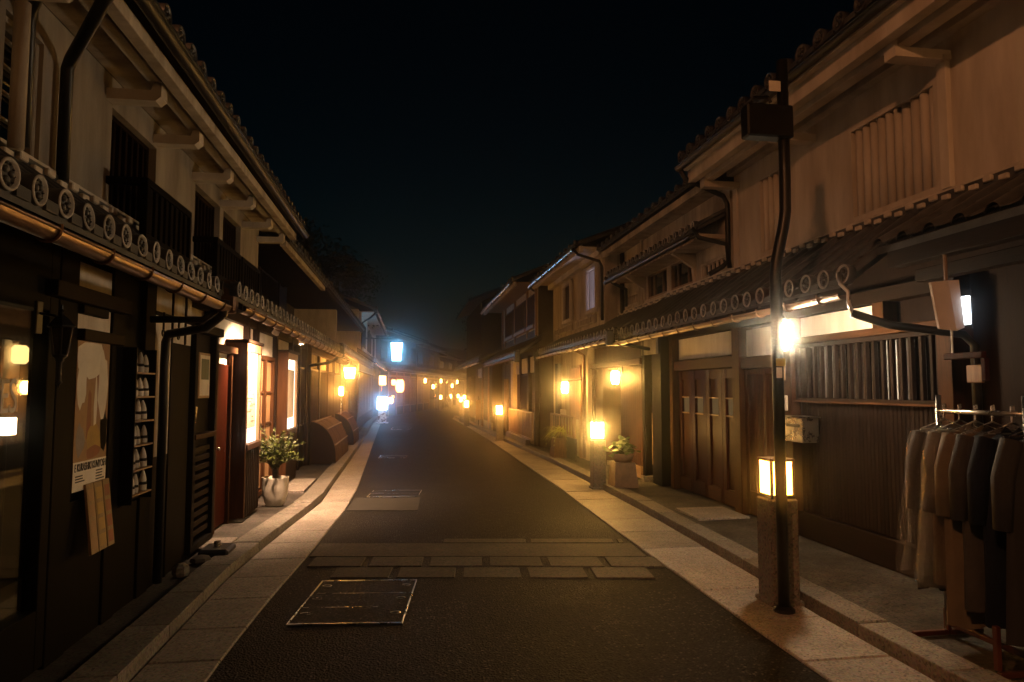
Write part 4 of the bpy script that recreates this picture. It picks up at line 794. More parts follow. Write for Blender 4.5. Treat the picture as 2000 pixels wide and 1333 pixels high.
e = thing('clothes_rail', 'steel garment rail on a rusty red floor frame on the shop pavement', 'clothes rail', (3.32, 3.62, .075))
for y in (.28, -.34): MB().tube([(0, y, 0), (0, y, 1.48)], .016, 10).build('upright', 'steel', e, smooth=True)
MB().tube([(0, -.36, 1.38), (0, .30, 1.38)], .014, 10).build('top_bar', 'steel', e, smooth=True)
for y in (.28, -.34): MB().box(-.24, .24, y - .015, y + .015, .0, .03, .004).build('foot', 'rust_metal', e)
MB().box(-.015, .015, -.34, .28, .06, .09, .004).build('floor_bar', 'rust_metal', e); MB().box(-.235, -.205, -.33, -.30, .03, .26, .004).build('stop_post', 'rust_metal', e); MB().box(-.015, .015, .262, .298, .03, .16, .004).build('brace', 'rust_metal', e)
def garment(label, y, w, top, bottom, flare, m, film=None, tilt=0.0, off=0.0):
    """coat or dress on a hanger, swept in folds across the rail"""
    e = thing('hanging_garment', label, 'garment', (3.32 + off, 3.62 + y, .075), tilt, 'garments on the clothes rail')
    MB().tube([(0, 0, 1.375), (0, 0, 1.42), (.012, 0, 1.425), (.015, 0, 1.40), (0, 0, 1.385), (0, 0, 1.33), (-w * .42, 0, 1.27), (w * .42, 0, 1.27), (0, 0, 1.33)], .006, 6).build('hanger', 'steel', e)
    def shell(rx, ry, zt, zb, fl, seed, k=24, puff=0.0):
        q = random.Random(seed); grid = []; ph = [q.uniform(0, 6) for _ in range(4)]
        for i in range(13):
            t = i / 12; z = zt + (zb - zt) * t; sh = min(1, .25 + (t * 5.5) ** .6) if t < .3 else 1.0
            row = []
            for j in range(k + 1):
                a = 2 * pi * j / k; f = 1 + (.05 + .13 * t) * sin(5 * a + ph[0]) + (.03 + .07 * t) * sin(9 * a + ph[1] + 2 * t) + puff * sin(3 * a + 7 * t + ph[2])
                x = rx * (sh if t < .3 else 1) * (1 + fl * t) * cos(a) * f; y_ = ry * (1 + fl * t * .7) * sin(a) * f
                row.append((x, y_, z + (.012 * sin(4 * a + ph[3]) if i == 12 else 0) - (.05 * abs(cos(a)) if i == 0 else 0)))
            grid.append(row)
        return MB().sheet(grid)
    shell(w / 2, .045, 1.31, bottom, flare, int(y * 100)).build('cloth', m, e, smooth=True)
    for s_ in (-1, 1): MB().tube([(s_ * w * .40, 0, 1.25), (s_ * w * .52, .01, 1.05), (s_ * w * .54, .015, .78)], [.05, .055, .045], 10).build('sleeve', m, e, smooth=True)
    if film: shell(w / 2 + .05, .085, 1.33, film, flare + .25, int(y * 100) + 5, 36, .05).build('film_cover', 'film', e, smooth=True)
garment('dark coat in crinkled clear film at the rail end facing the slatted wall', .24, .40, 1.3, .30, .05, 'dark_cloth', .40)
garment('tan dress in a clear film cover, second on the rail from the slatted wall', .12, .38, 1.3, .36, .10, 'tan_cloth', .36)
garment('cream skirt and jacket hanging lowest in the middle of the rail', .0, .40, 1.3, .15, .02, 'cream_cloth', None)
garment('plain dark grey dress hanging just behind the cream skirt', -.12, .42, 1.3, .28, .05, 'grey_cloth', None)
garment('dark navy coat toward the second upright of the rail', -.25, .42, 1.3, .24, .05, 'navy_cloth', None)
garment('long black garment past the upright at the end of the rail', -.42, .44, 1.3, .20, .05, 'dark_cloth')

# ---- lamp pole and lantern bollards
def bollard(label, x, y, m, z0=.012, w=.22, h=.765):
    e = thing('bollard_lamp', label, 'bollard lamp', (x, y, z0), 0, 'lit bollard lamps along the street')
    a = w / 2
    mb = MB(); mb.box(-a, a, -a, a, 0, h, .012); mb.build('stone_post', 'granite_kerb', e)
    MB().box(-a - .018, a + .018, -a - .018, a + .018, -.015, .03, .008).build('foot', 'granite_kerb', e)
    b = a - .015
    MB().box(-b, b, -b, b, h + .0005, h + .03, .003).build('lamp_base', 'black_metal', e); MB().box(-b - .005, b + .005, -b - .005, b + .005, h + .275, h + .295, .004).build('lamp_cap', 'copper', e)
    for sx in (-1, 1):
        for sy in (-1, 1): MB().box(sx * b, sx * (b - .02), sy * b, sy * (b - .02), h + .03, h + .275, .002).build('corner_bar', 'copper', e)
    for k in range(4):
        q = (b - .008, b - .004, -b + .021, b - .021); s_ = 1 if k < 2 else -1
        (MB().box(s_ * q[0], s_ * q[1], q[2], q[3], h + .031, h + .274) if k % 2 == 0 else MB().box(q[2], q[3], s_ * q[0], s_ * q[1], h + .031, h + .274)).build('pane', m, e)
    return e
bollard('orange-lit square stone bollard lamp behind the black lamp pole', 2.745, 4.86, 'lamp_orange')
b2 = bollard('golden-lit stone bollard lamp beside the round-leaved planter', 2.97, 10.62, 'lamp_gold', w=.21)
copy_tree(b2, (2.70, 20.6, .012), label='stone bollard lamp before the brown wall after the slatted fence', swap={'lamp_gold': 'lamp_warm'})
copy_tree(b2, (2.36, 28.6, .012), label='stone bollard lamp next to the thin shop standard at the low house', swap={'lamp_gold': 'lamp_warm'})

e = thing('lamp_pole', 'tall cranked black lamp pole with a box sign and a bright white lantern', 'lamp pole', (2.655, 4.64, .012))
MB().tube([(0, 0, 0), (0, 0, 2.42), (.012, 0, 2.52), (.075, .0, 2.78), (.095, 0, 2.90), (.098, 0, 3.1), (.098, 0, 4.05)], .041, 16).build('shaft', 'black_metal', e, smooth=True); MB().lathe([(.075, 0), (.075, .02), (.045, .04)], n=16).build('base_plate', 'black_metal', e)
bxs = MB().box(-.215, .15, -.06, .06, 3.44, 3.69, .012).build('sign_box', 'black_metal', e); MB().tube([(.0, 0, 3.72), (-.02, 0, 3.76), (-.14, 0, 3.75)], .012, 6).build('bracket', 'black_metal', bxs)
MB().box(-.035, .058, -.046, -.042, 3.79, 3.87, .001).build('plate', 'paper', e)
MB().box(-.036, .036, -.0440, -.0415, 1.745, 1.80, .001).build('sticker', 'yellow_paint', e); MB().box(-.035, .01, -.0440, -.0415, 1.66, 1.735, .001).build('sticker', 'paper', e)
def eave_lantern(label, x, y, m, group=None):
    e = thing('eave_lantern', label, 'lantern', (x, y, 1.93), group=group)
    MB().tube([(0, 0, .27), (0, 0, .55)], .008, 6).build('rod', 'black_metal', e)
    MB().lathe([(.015, .28), (.03, .25), (.085, .225), (.085, .212)], n=8).build('cap', 'black_metal', e)
    MB().lathe([(.075, .21), (.052, .012), (.02, .008)], n=10).build('glass_body', m, e); MB().lathe([(.054, .007), (.04, -.015), (.01, -.025)], n=8).build('foot', 'black_metal', e)
    return e
eave_lantern('dazzling white lantern hung under the tiled eave just past the black lamp pole', 3.12, 5.36, 'lamp_white')

# planters
e = thing('planter', 'square tapered planter of broad round green leaves beside the golden bollard lamp', 'planter', (3.27, 10.28, .08))
mb = MB(); mb.add([(sx * (.19 if z < .1 else .15), sy * (.19 if z < .1 else .15), z) for z in (0, .38) for sx, sy in ((-1, -1), (1, -1), (1, 1), (-1, 1))], [(3, 2, 1, 0), (4, 5, 6, 7), (0, 1, 5, 4), (1, 2, 6, 5), (2, 3, 7, 6), (3, 0, 4, 7)]); mb.build('stand', 'pot_clay', e)
MB().lathe([(.12, .381), (.15, .42), (.165, .50), (.15, .51), (.02, .49)], n=20).build('pot', 'pot_clay', e, smooth=True)
lm = MB(); n = 12; lm.add([(0, 0, 0)] + [(.075 * cos(2 * pi * k / n) * (1.0 if k else .8), .075 * sin(2 * pi * k / n), .012 * (1 + cos(4 * pi * k / n))) for k in range(n)], [(0, 1 + k, 1 + (k + 1) % n) for k in range(n)]); lme = lm.mesh('leaf', 'leaf_round', True)
sm = MB(); rn = random.Random(5)
for k in range(34):
    a = rn.uniform(0, 2 * pi); r = rn.uniform(.03, .27); z = .52 + rn.uniform(.02, .20) - r * .35 + (.06 if k % 5 == 0 else 0); p = (r * cos(a), r * sin(a), z)
    o = put('leaf', lme, e, p, (rn.uniform(-.7, .7), rn.uniform(-.9, .5), rn.uniform(0, 6))); s_ = rn.uniform(.75, 1.2); o.scale = (s_, s_ * .85, s_); sm.tube([(0, 0, .49), (p[0] * .5, p[1] * .5, z * .55 + .25), p], .004, 4)
sm.build('stem', 'leaf', e)
e = thing('planter', 'weathered tub of arching yellow-green grass with trailing stems by the drainpipe', 'planter', (3.34, 14.85, .08))
mb = MB(); mb.add([(sx * (.24 if z < .1 else .19), sy * (.24 if z < .1 else .19), z) for z in (0, .42) for sx, sy in ((-1, -1), (1, -1), (1, 1), (-1, 1))], [(3, 2, 1, 0), (4, 5, 6, 7), (0, 1, 5, 4), (1, 2, 6, 5), (2, 3, 7, 6), (3, 0, 4, 7)]); mb.build('tub', 'cedar_bark', e)
MB().lathe([(.14, .421), (.17, .50), (.165, .56), (.02, .55)], n=18).build('pot', 'pot_clay', e, smooth=True)
bl = MB(); rn = random.Random(9)
for k in range(170):
    a = rn.uniform(0, 2 * pi); l = rn.uniform(.34, .62); up = rn.uniform(.25, .95); d = Vector((cos(a), sin(a), 0)); sd_ = Vector((-sin(a), cos(a), 0)) * .013; b0 = Vector((rn.uniform(-.08, .08), rn.uniform(-.08, .08), .55)); L_ = []; R_2 = []
    for i in range(5):
        t = i / 4; p = b0 + d * l * t * .8 + Vector((0, 0, l * (up * t - (.55 + up * .3) * t * t))); w_ = sd_ * (1 - t * .85); L_.append(p + w_); R_2.append(p - w_)
    bl.sheet([L_, R_2])
bl.build('grass_blade', 'leaf_yellow', e)
tr = MB(); tl = MB()
for k in range(9):
    a = rn.uniform(0, 2 * pi); r = rn.uniform(.2, .38); p = [Vector((cos(a) * .1, sin(a) * .1, .56)), Vector((cos(a) * r * .7, sin(a) * r * .7, .54)), Vector((cos(a) * r, sin(a) * r, .32)), Vector((cos(a) * r * .98, sin(a) * r, .16))]; tr.tube(p, .005, 4)
    for i in range(26):
        b0 = p[1].lerp(p[2], rn.random()) if i % 2 else p[2].lerp(p[3], rn.random()); dd = Vector((rn.uniform(-1, 1), rn.uniform(-1, 1), rn.uniform(-.6, .6))).normalized() * .05; s2 = dd.cross(Vector((0, 0, 1))) * .35; tl.add([b0, b0 + dd * .5 + s2, b0 + dd, b0 + dd * .5 - s2], [(0, 1, 2, 3)])
tr.build('trailing_stem', 'bark', e); tl.build('foliage', 'leaf_yellow', e)

# ---- house with the bay window and lit entrance: lower y 10.2 .. 14, upper y 8 .. 12.6
Q = House('bay_window_house', 'house with tiled bay window upstairs and a golden lit boarded entrance below', 4.0, 11.0, -1)
Q.body(10.22, 14.05, -5, -.75, 0, 2.9, 'brown_wood'); Q.body(8.02, 12.65, -5, -.12, 3.0, 4.2, 'old_plaster', 'upper_wall')
Q.wall('upper_wall', 'old_plaster', 8.02, 12.65, -.12, 0, 3.0, 4.165, [(9.2, 10.05, 3.10, 3.52), (10.2, 11.1, 3.10, 3.52), (8.1, 8.95, 3.1, 3.32), (11.55, 12.3, 3.1, 3.32)])
for a, b in ((9.2, 10.05), (10.2, 11.1)): Q.window(a, b, 3.10, 3.52, -.01, 'tan_wood', 'dark_glass', 2, 0, .07, 'bay_window')
for a, b in ((8.1, 8.95), (11.55, 12.3)): Q.lattice(a, b, 3.10, 3.32, 6, -.01, 'old_plaster', .035, .04, 0, 'vent_lattice')
Q.tiles('bay_roof', 8.1, 11.9, .0, 3.86, .46, 3.62, sp=.2, r=.055, gutter='black_metal', rafters=False, hooks=False); Q.part('bay_cornice', 'old_plaster', [(8.1, 11.9, 0, .38, 3.50, 3.555)])
tz = MB().prism([(0, 0), (-.02, 0), (-.02, -.05)], -.05, .05).mesh('eave_tooth', 'lime')
zig = MB().add([(-.40, -.075, .0), (-.40, .075, .0), (-.40, 0, -.07), (-.38, -.075, 0), (-.38, .075, 0), (-.38, 0, -.07)], [(0, 1, 2), (5, 4, 3), (0, 2, 5, 3), (1, 4, 5, 2), (0, 3, 4, 1)]).mesh('eave_tooth', 'lime')
bay = bpy.data.objects.get('bay_roof')
for k in range(25): put('eave_tooth', zig, bay, (0, 8.15 + k * .15 - 11, 3.56))
for u in (9.08, 11.15): MB().prism([(0, 3.1), (-.03, 3.1), (-.05, 3.3), (-.34, 3.48), (-.34, 3.498), (0, 3.498)], u - 11, u + .07 - 11).build('bay_bracket', 'old_plaster', Q.e)
Q.part('soffit', 'old_plaster', [(8.05, 12.6, 0, .30, 4.17, 4.20)], b=0); Q.part('eave_board', 'old_plaster', [(8.05, 12.65, .30, .37, 4.10, 4.20)]); Q.tiles('main_roof', 8.1, 12.65, -2.6, 5.4, .42, 4.26, sp=.3, r=.065, rim='roof_tile', gutter=None, rafters=False); Q.gable(8.05, 12.6, -2.6, 5.3, -5, 4.4, 0, 4.2, 'dark_plaster')
Q.pipe('downpipe', 'black_metal', [(.50, 11.95, 3.6), (.30, 12.0, 3.5), (.05, 12.1, 3.42), (.05, 12.12, 3.1)], .03); Q.pipe('downpipe', 'black_metal', [(.50, 8.05, 3.60), (.44, 8.0, 3.48), (.08, 7.98, 3.40), (.05, 7.97, 3.1)], .03)
for u in (11.28, 12.45): Q.part('pilaster', 'old_plaster', [(u, u + .06, 0, .04, 3.0, 4.2)])
Q.part('ladder_post', 'black_wood', [(12.32, 12.44, .01, .06, 3.0, 4.15)])
# lower front: black corner pier with narrow window, boards, entrance recess
Q.part('corner_pier', 'black_wood', [(10.22, 10.62, -.16, .12, .08, 2.42)]); Q.part('post', 'black_wood', [(10.86, 10.98, -.16, .16, .08, 2.42)])
Q.part('pier_stone', 'granite_kerb', [(10.84, 11.0, -.18, .20, .0, .16)]); Q.part('narrow_window', 'paper', [(10.63, 10.85, .0, .02, 1.20, 1.85)], b=0)
Q.part('window_backing', 'black_wood', [(10.62, 10.86, -.16, 0, .08, 2.42)], b=0); Q.slats('slat', 'tan_wood', 10.63, 10.85, 3, .022, .03, .055, .35, 1.19); Q.part('plaster_panel', 'grey_plaster', [(10.3, 11.0, .125, .16, 2.14, 2.40)], b=0)
Q.boards('wall_board', 'brown_wood', 11.0, 12.15, 11, .10, .16, .30, 1.98); Q.part('board_backing', 'brown_wood', [(11.0, 12.15, -.7, .095, .08, 2.0)], b=0); Q.part('base_board', 'tan_wood', [(11.0, 12.15, .10, .19, .10, .29)]); Q.part('head_beam', 'brown_wood_h', [(10.98, 16.3, .06, .20, 2.0, 2.10)])
Q.boards('fascia_board', 'brown_wood', 11.0, 14.0, 20, .10, .14, 2.11, 2.42)
# recessed entrance
Q.part('recess_wall', 'plaster', [(12.16, 13.3, -.72, -.68, .08, 2.0)], b=0); Q.part('recess_ceiling', 'tan_wood', [(12.16, 13.3, -.7, .06, 1.97, 1.995)], b=0); Q.part('recess_step', 'granite', [(12.16, 13.3, -.70, .10, .08, .16)])
Q.part('plaster_panel', 'plaster', [(12.155, 12.19, -.68, .05, 1.0, 1.96)], b=0); Q.part('entrance_door', 'tan_wood', [(12.4, 13.25, -.68, -.62, .16, 1.9)]); Q.lattice(12.45, 12.8, 1.05, 1.35, 8, -.58, 'brown_wood', .016, .03, 1, 'door_vent'); Q.lattice(12.85, 13.2, 1.05, 1.35, 8, -.58, 'brown_wood', .016, .03, 1, 'door_vent')
Q.part('post', 'brown_wood', [(13.3, 13.42, -.7, .17, .08, 2.0)]); Q.part('post', 'brown_wood', [(14.0, 14.12, -.7, .17, .08, 2.0)])
Q.boards('wall_board', 'brown_wood', 13.42, 14.0, 6, .06, .12, .10, 1.98); Q.part('board_backing', 'brown_wood', [(13.42, 14.0, -.7, .055, .08, 2.0)], b=0)
Q.tiles('pent_roof', 10.3, 16.6, .0, 2.95, .85, 2.46, sp=.215, r=.06); Q.flashing(10.3, 12.65, .0, 2.98, .13)
Q.pipe('downpipe', 'copper', [(.30, 14.3, .1), (.30, 14.3, 2.3), (.5, 14.2, 2.4)], .035); Q.pipe('downpipe', 'black_metal', [(.9, 10.4, 2.4), (.7, 10.42, 2.3), (.2, 10.5, 2.22)], .03)
Q.part('gutter_end', 'black_metal', [(10.26, 10.36, .84, .97, 2.26, 2.50)], b=.02); Q.part('gutter_end', 'black_metal', [(16.55, 16.65, .84, .97, 2.26, 2.5)], b=.02)
def entrance_lamp(label, x, y, z, m, s_=1.0, ang=.12):
    e = thing('entrance_lamp', label, 'wall lamp', (x, y, z)); MB().box(.0, ang, -.02, .02, .137, .165, .004).build('arm', 'black_metal', e); MB().box(ang - .01, ang + .01, -.05, .05, .04, .26, .004).build('back_plate', 'black_metal', e)
    MB().lathe([(.03, .135), (.07, .11), (.075, .10)], n=10).build('cap', 'black_metal', e); MB().lathe([(.05, -.13), (.075, -.06), (.078, .04), (.06, .10), (.01, .101)], n=14).build('lamp_shade', m, e, smooth=True); MB().lathe([(.055, -.131), (.03, -.16), (.005, -.165)], n=10).build('finial', 'black_metal', e)
    return e
entrance_lamp('bright golden wall lamp hung on the edge of the boarded entrance', 3.70, 12.02, 1.80, 'lamp_gold')
entrance_lamp('round frosted wall lamp between the drainpipe and the slatted fence', 3.32, 14.45, 1.62, 'lamp_gold', ang=.38)

# ---- house with oval windows: y 12.65 .. 17.4, low wall y 14.1 .. 17.5
T = House('oval_window_house', 'aged plaster house with two bellied barred windows upstairs, one with an added violet glow', 3.72, 15.0, -1)
T.body(12.7, 17.5, -5, -.25, 2.6, 4.55, 'old_plaster', 'upper_wall'); T.body(14.12, 17.6, -5, -.02, 0, 2.6, 'old_plaster')
T.wall('front_wall', 'old_plaster', 12.7, 17.5, -.25, 0, 2.7, 4.4, [(13.15, 13.85, 3.22, 4.02), (15.35, 16.05, 3.22, 4.02)])
for a, b, m in ((13.15, 13.85, 'violet_glow'), (15.35, 16.05, None)):
    w_ = T.part('barred_window', 'plaster', [(a - .09, a, 0, .09, 3.12, 4.12), (b, b + .09, 0, .09, 3.12, 4.12), (a, b, 0, .09, 4.02, 4.12), (a, b, 0, .09, 3.12, 3.22)], b=.025)
    T.slats('window_bar', 'grey_plaster' if m else 'brown_wood', a, b, 8, .022 if m else .05, -.02, .012, 3.22, 4.02, w_); T.part('glow_panel' if m else 'shutter', m or 'dark_wood', [(a, b, -.04, -.03, 3.22, 4.02)], w_, b=0)  # emissive panel stands in for cool lamp light falling on the bars
T.lattice(12.75, 13.05, 2.98, 3.2, 4, .03, 'old_plaster', .04, .04, 0, 'vent_lattice'); T.lattice(13.3, 15.0, 2.92, 3.10, 16, .03, 'old_plaster', .04, .04, 0, 'vent_lattice'); T.lattice(15.3, 17.2, 2.92, 3.10, 16, .03, 'old_plaster', .04, .04, 0, 'vent_lattice')
T.part('soffit', 'plaster', [(12.7, 17.8, 0, .42, 4.30, 4.33)], b=0); T.part('eave_cornice', 'plaster', [(12.7, 17.8, .0, .12, 4.18, 4.30)]); T.part('eave_board', 'plaster', [(12.7, 17.9, .42, .50, 4.22, 4.34)])
T.tiles('main_roof', 12.9, 17.9, -2.8, 5.7, .55, 4.40, sp=.4, r=.06, rim='roof_tile', gutter='steel', rafters=False, hooks=False); T.gable(12.8, 17.5, -2.8, 5.6, -5, 4.5, 0, 4.4)
T.pipe('downpipe', 'black_metal', [(.58, 12.9, 4.32), (.5, 12.85, 4.2), (.1, 12.72, 4.05), (.06, 12.7, 3.95), (.06, 12.7, 2.9)], .03); T.pipe('downpipe', 'black_metal', [(.58, 17.85, 4.32), (.5, 17.8, 4.2), (.06, 17.65, 4.0), (.06, 17.65, 2.9)], .03)
T.part('post', 'tan_wood', [(14.5, 14.62, 0, .05, .08, 2.1)]); T.part('post', 'dark_wood', [(16.55, 16.85, 0, .10, .08, 2.2)]); T.boards('wall_board', 'tan_wood', 14.65, 15.6, 9, .0, .03, .9, 2.05); T.part('white_notice', 'paper', [(15.9, 16.45, .04, .06, .95, 1.08)], b=0)
T.lattice(13.9, 16.3, .55, 1.0, 9, .34, 'tan_wood', .05, .04, 0, 'fence', None); T.part('fence_base', 'dark_wood', [(13.9, 16.3, .28, .33, .08, .54)])
# ---- far lattice house: y 17.5 .. 24.3
W_ = House('lattice_house', 'two-storey house with framed lattice windows under a long white-lit eave', 3.32, 21.0, -1)
W_.body(17.62, 24.4, -5, -.06, 0, 2.7, 'brown_wood'); W_.body(17.62, 24.4, -5, -.02, 2.7, 4.6, 'dark_plaster', 'upper_wall'); W_.part('front_wall', 'old_plaster', [(17.62, 24.3, -.02, .0, 2.9, 4.35)], b=0)
for a, b in ((17.9, 18.9), (19.3, 21.2), (21.6, 23.4)): W_.lattice(a, b, 3.30, 4.12, 10, .05, 'brown_wood', .05, .05, 0, 'lattice_window'); W_.part('window_sill', 'tan_wood', [(a - .08, b + .08, .0, .09, 3.2, 3.29)])
for u in (17.65, 19.0, 21.3, 23.5, 24.2): W_.part('upper_post', 'tan_wood', [(u, u + .1, 0, .06, 3.0, 4.35)])
W_.part('soffit', 'tan_wood', [(17.62, 24.9, 0, .56, 4.36, 4.39)], b=0); W_.part('eave_board', 'old_plaster', [(17.62, 25, .56, .64, 4.28, 4.40)]); W_.tiles('main_roof', 17.7, 25, -2.8, 5.9, .68, 4.46, sp=.5, r=.06, rim='roof_tile', gutter='steel', rafters=False, hooks=False); W_.gable(17.7, 24.3, -2.8, 5.8, -5, 4.6, 0, 4.5)
W_.boards('skirt_board', 'dark_wood', 17.7, 24.2, 20, .0, .03, 2.75, 3.15)
W_.tiles('pent_roof', 16.9, 24.6, .0, 2.92, .62, 2.48, sp=.26, r=.06)
for u in (17.7, 18.75, 20.2, 21.9, 23.3): W_.part('post', 'brown_wood', [(u, u + .12, -.05, .06, .08, 2.5)])
W_.part('plaster_panel', 'plaster', [(17.85, 21.9, -.05, .0, 2.02, 2.45)], b=0); W_.part('plaster_panel', 'plaster', [(21.4, 21.85, -.05, .09, .9, 2.45)], b=0); W_.lattice(18.9, 20.15, .95, 1.98, 12, .02, 'brown_wood', .03); W_.boards('wall_board', 'brown_wood', 22.0, 24.3, 14, .0, .04, .2, 2.4)
W_.part('wainscot', 'tan_wood', [(17.85, 21.8, -.05, .01, .08, .93)]); W_.lattice(17.3, 21.3, .25, .98, 15, .22, 'tan_wood', .09, .04, 0, 'fence', None); W_.part('fence_foot', 'granite_kerb', [(17.8, 21.4, .18, .30, .06, .24)])
for u in (22.3, 22.9): W_.pipe('downpipe', 'tan_wood', [(.12, u, .1), (.12, u, 1.9)], .045)
W_.part('gutter_end', 'black_metal', [(16.8, 16.9, .60, .74, 2.24, 2.52)], b=.02)

# ================================================================== FARTHER DOWN THE STREET
K = House('low_brown_house', 'single-storey brown boarded house with white-edged eave behind the bollard lamps', 2.98, 28.0, -1)
K.body(24.6, 31.0, -4.5, 0, 0, 2.6, 'brown_wood'); K.boards('wall_board', 'brown_wood', 24.65, 30.9, 30, .0, .03, .35, 2.35); K.part('base_board', 'granite_kerb', [(24.6, 31, .0, .06, .05, .33)])
K.tiles('pent_roof', 24.7, 31.1, -1.6, 3.5, .50, 2.62, sp=.3, r=.06, gutter='steel', hooks=False); K.part('plaster_panel', 'old_plaster', [(27.8, 29.4, .031, .05, 2.02, 2.4)], b=0)
K.pipe('downpipe', 'tan_wood', [(.16, 26.6, .1), (.16, 26.6, 2.5)], .04); K.part('post', 'tan_wood', [(25.4, 25.52, .03, .08, .1, 2.4)])
G = House('tall_dark_house', 'tall unlit dark house rising behind the low brown boarded house', 3.25, 35.0, -1)
G.body(31.2, 39.5, -6, 0, 0, 5.6, 'black_wood'); G.part('storey_band', 'dark_wood_h', [(31.2, 39.5, 0, .08, 2.9, 3.1)]); G.tiles('main_roof', 31, 39.7, -3, 7.1, .6, 5.6, sp=.6, r=.07, rim='roof_tile', gutter=None, rafters=False); G.gable(31.2, 39.5, -3, 7.0, -6, 5.6, 0, 5.6, 'black_wood'); G.tiles('pent_roof', 31.2, 39.6, 0, 3.1, .7, 2.6, sp=.4, r=.06, gutter=None)
for a in (32, 34.2, 36.4): G.lattice(a, a + 1.5, .9, 2.2, 9, .03, 'brown_wood', .04)
E_ = House('blue_lit_house', 'pale plastered house washed in blue light behind the hanging street lantern', -1.85, 31.0, 1)
E_.body(25.7, 36.8, -5, -.05, 0, 2.7, 'dark_wood'); E_.body(25.7, 36.8, -5, -.05, 2.7, 4.5, 'plaster', 'upper_wall')
for a, b in ((27.2, 28.8), (30.5, 33.0), (34, 36)): E_.lattice(a, b, 3.2, 4.1, 9, .03, 'dark_wood', .05, name='lattice_window')
for u in (25.8, 29.2, 33.4, 36.6): E_.part('pilaster', 'plaster', [(u, u + .14, -.05, .06, 2.9, 4.4)])
E_.part('soffit', 'plaster', [(25.7, 37, -.05, .5, 4.4, 4.43)], b=0); E_.tiles('main_roof', 25.5, 37, -2.8, 5.8, .62, 4.5, sp=.4, r=.065, rim='roof_tile', gutter='steel', hooks=False, rafters=False); E_.gable(25.7, 36.8, -2.8, 5.7, -5, 4.5, 0, 4.5); E_.tiles('pent_roof', 25.2, 36.8, -.05, 3.0, .55, 2.62, sp=.3, r=.07, gutter='steel', hooks=False)
E_.pipe('downpipe', 'black_metal', [(.62, 25.6, 4.4), (.4, 25.65, 4.2), (.1, 25.7, 4.0), (.08, 25.7, 2.9)], .035)
for a, b in ((26.2, 27.6), (28.0, 29.6), (30, 31.6), (32.2, 33.6), (34.2, 35.8)): E_.lattice(a, b, .5, 2.2, 10, .0, 'brown_wood', .035)
E_.part('plaster_band', 'plaster', [(25.8, 36.7, -.05, .0, 2.25, 2.6)], b=0)
def far_house(label, x, y, rz, L, zu, seed, front='tan_wood', glow=()):
    h = House('far_house', label, x, y, 1, rz); q = random.Random(seed); y1 = y + L
    h.body(y, y1, -5, 0, 0, 2.7, 'dark_wood'); h.body(y, y1, -5, 0, 2.7, zu, 'dark_plaster', 'upper_wall')
    h.tiles('pent_roof', y - .1, y1, -.02, 3.0, .7, 2.6, sp=.35, r=.06, gutter='copper', hooks=False); h.tiles('main_roof', y - .2, y1 + .1, -2.6, zu + 1.2, .75, zu, sp=.5, r=.065, rim='roof_tile', gutter=None, rafters=False); h.gable(y, y1, -2.6, zu + 1.1, -5, zu, 0, zu)
    h.part('soffit', 'grey_plaster', [(y, y1, 0, .7, zu - .14, zu - .11)], b=0)
    n = int(L / 1.9); d = L / n
    for k in range(n):
        a, b = y + k * d + .15, y + (k + 1) * d - .15; lit = k in glow
        h.part('post', front, [(a - .15, a - .03, 0, .05, .05, 2.5)])
        (h.window(a, b, .7, 2.15, .05, 'brown_wood', 'glass', 5, 1, .06, 'lit_window', 'window_glow') if lit else h.lattice(a, b, .5, 2.2, 9, .04, front, .04))
        if k % 2 == 0: h.window(a + .2, b - .2, 3.2, zu - .5, .05, 'dark_wood', 'dark_glass', 4, 1, .06, 'upper_window')
        h.part('lintel', front + '_h' if front + '_h' in M else front, [(a - .02, b + .02, .0, .04, 2.24, 2.34)])
    return h
RZ = -.215
def along(t, w=0.0): return (-1.62 + sin(-RZ) * t + cos(RZ) * w, 37.2 + cos(RZ) * t + sin(RZ) * w)
x, y = along(0); f1 = far_house('far house with pink-lit shop front and red paper lanterns', x, y, RZ, 9.6, 4.7, 1, glow=(0, 1))
x, y = along(9.8); far_house('far dark house with golden lattice window past the red lanterns', x, y, RZ, 8.6, 4.6, 2, glow=(2, 3))
x, y = along(18.6); far_house('far house with pale upper panels beside the parked bicycle', x, y, RZ, 9, 4.3, 3, glow=(1,))
x, y = along(28); far_house('farthest house closing the bend of the street', x, y, RZ - .25, 12, 4.4, 4, glow=(0, 3))
far_house('far right-hand-bend house with lamps before its door'.replace('right-hand-', ''), 9.2, 46.0, RZ - .12, .1 + 1.9, 3.2, 5)
for o in [o for o in bpy.data.objects if o.get('label') == 'far bend house with lamps before its door']:
    o.location = (6.9, 48, 0); o.rotation_euler[2] = pi - .3

def box_lantern(label, x, y, z, wt, wb, h, m, arm):
    e = thing('street_lantern', label, 'lantern', (x, y, z))
    MB().add([(s * w, t * w, zz) for zz, w in ((0, wb / 2), (h, wt / 2)) for s, t in ((-1, -1), (1, -1), (1, 1), (-1, 1))], [(3, 2, 1, 0), (4, 5, 6, 7), (0, 1, 5, 4), (1, 2, 6, 5), (2, 3, 7, 6), (3, 0, 4, 7)]).build('glass_body', m, e)
    MB().box(-wt / 2 - .03, wt / 2 + .03, -wt / 2 - .03, wt / 2 + .03, h + .002, h + .05, .01).build('cap', 'black_metal', e); MB().box(-wb / 2 - .01, wb / 2 + .01, -wb / 2 - .01, wb / 2 + .01, -.04, -.002, .006).build('base', 'black_metal', e)
    MB().tube([(0, 0, h + .05), (0, 0, h + .16), (arm, 0, h + .18)], .022, 8).build('arm', 'black_metal', e)
    return e
box_lantern('large blue-white tapered lantern hung out over the street', -.52, 27.2, 2.66, .44, .33, .70, 'lamp_blue', -1.3)
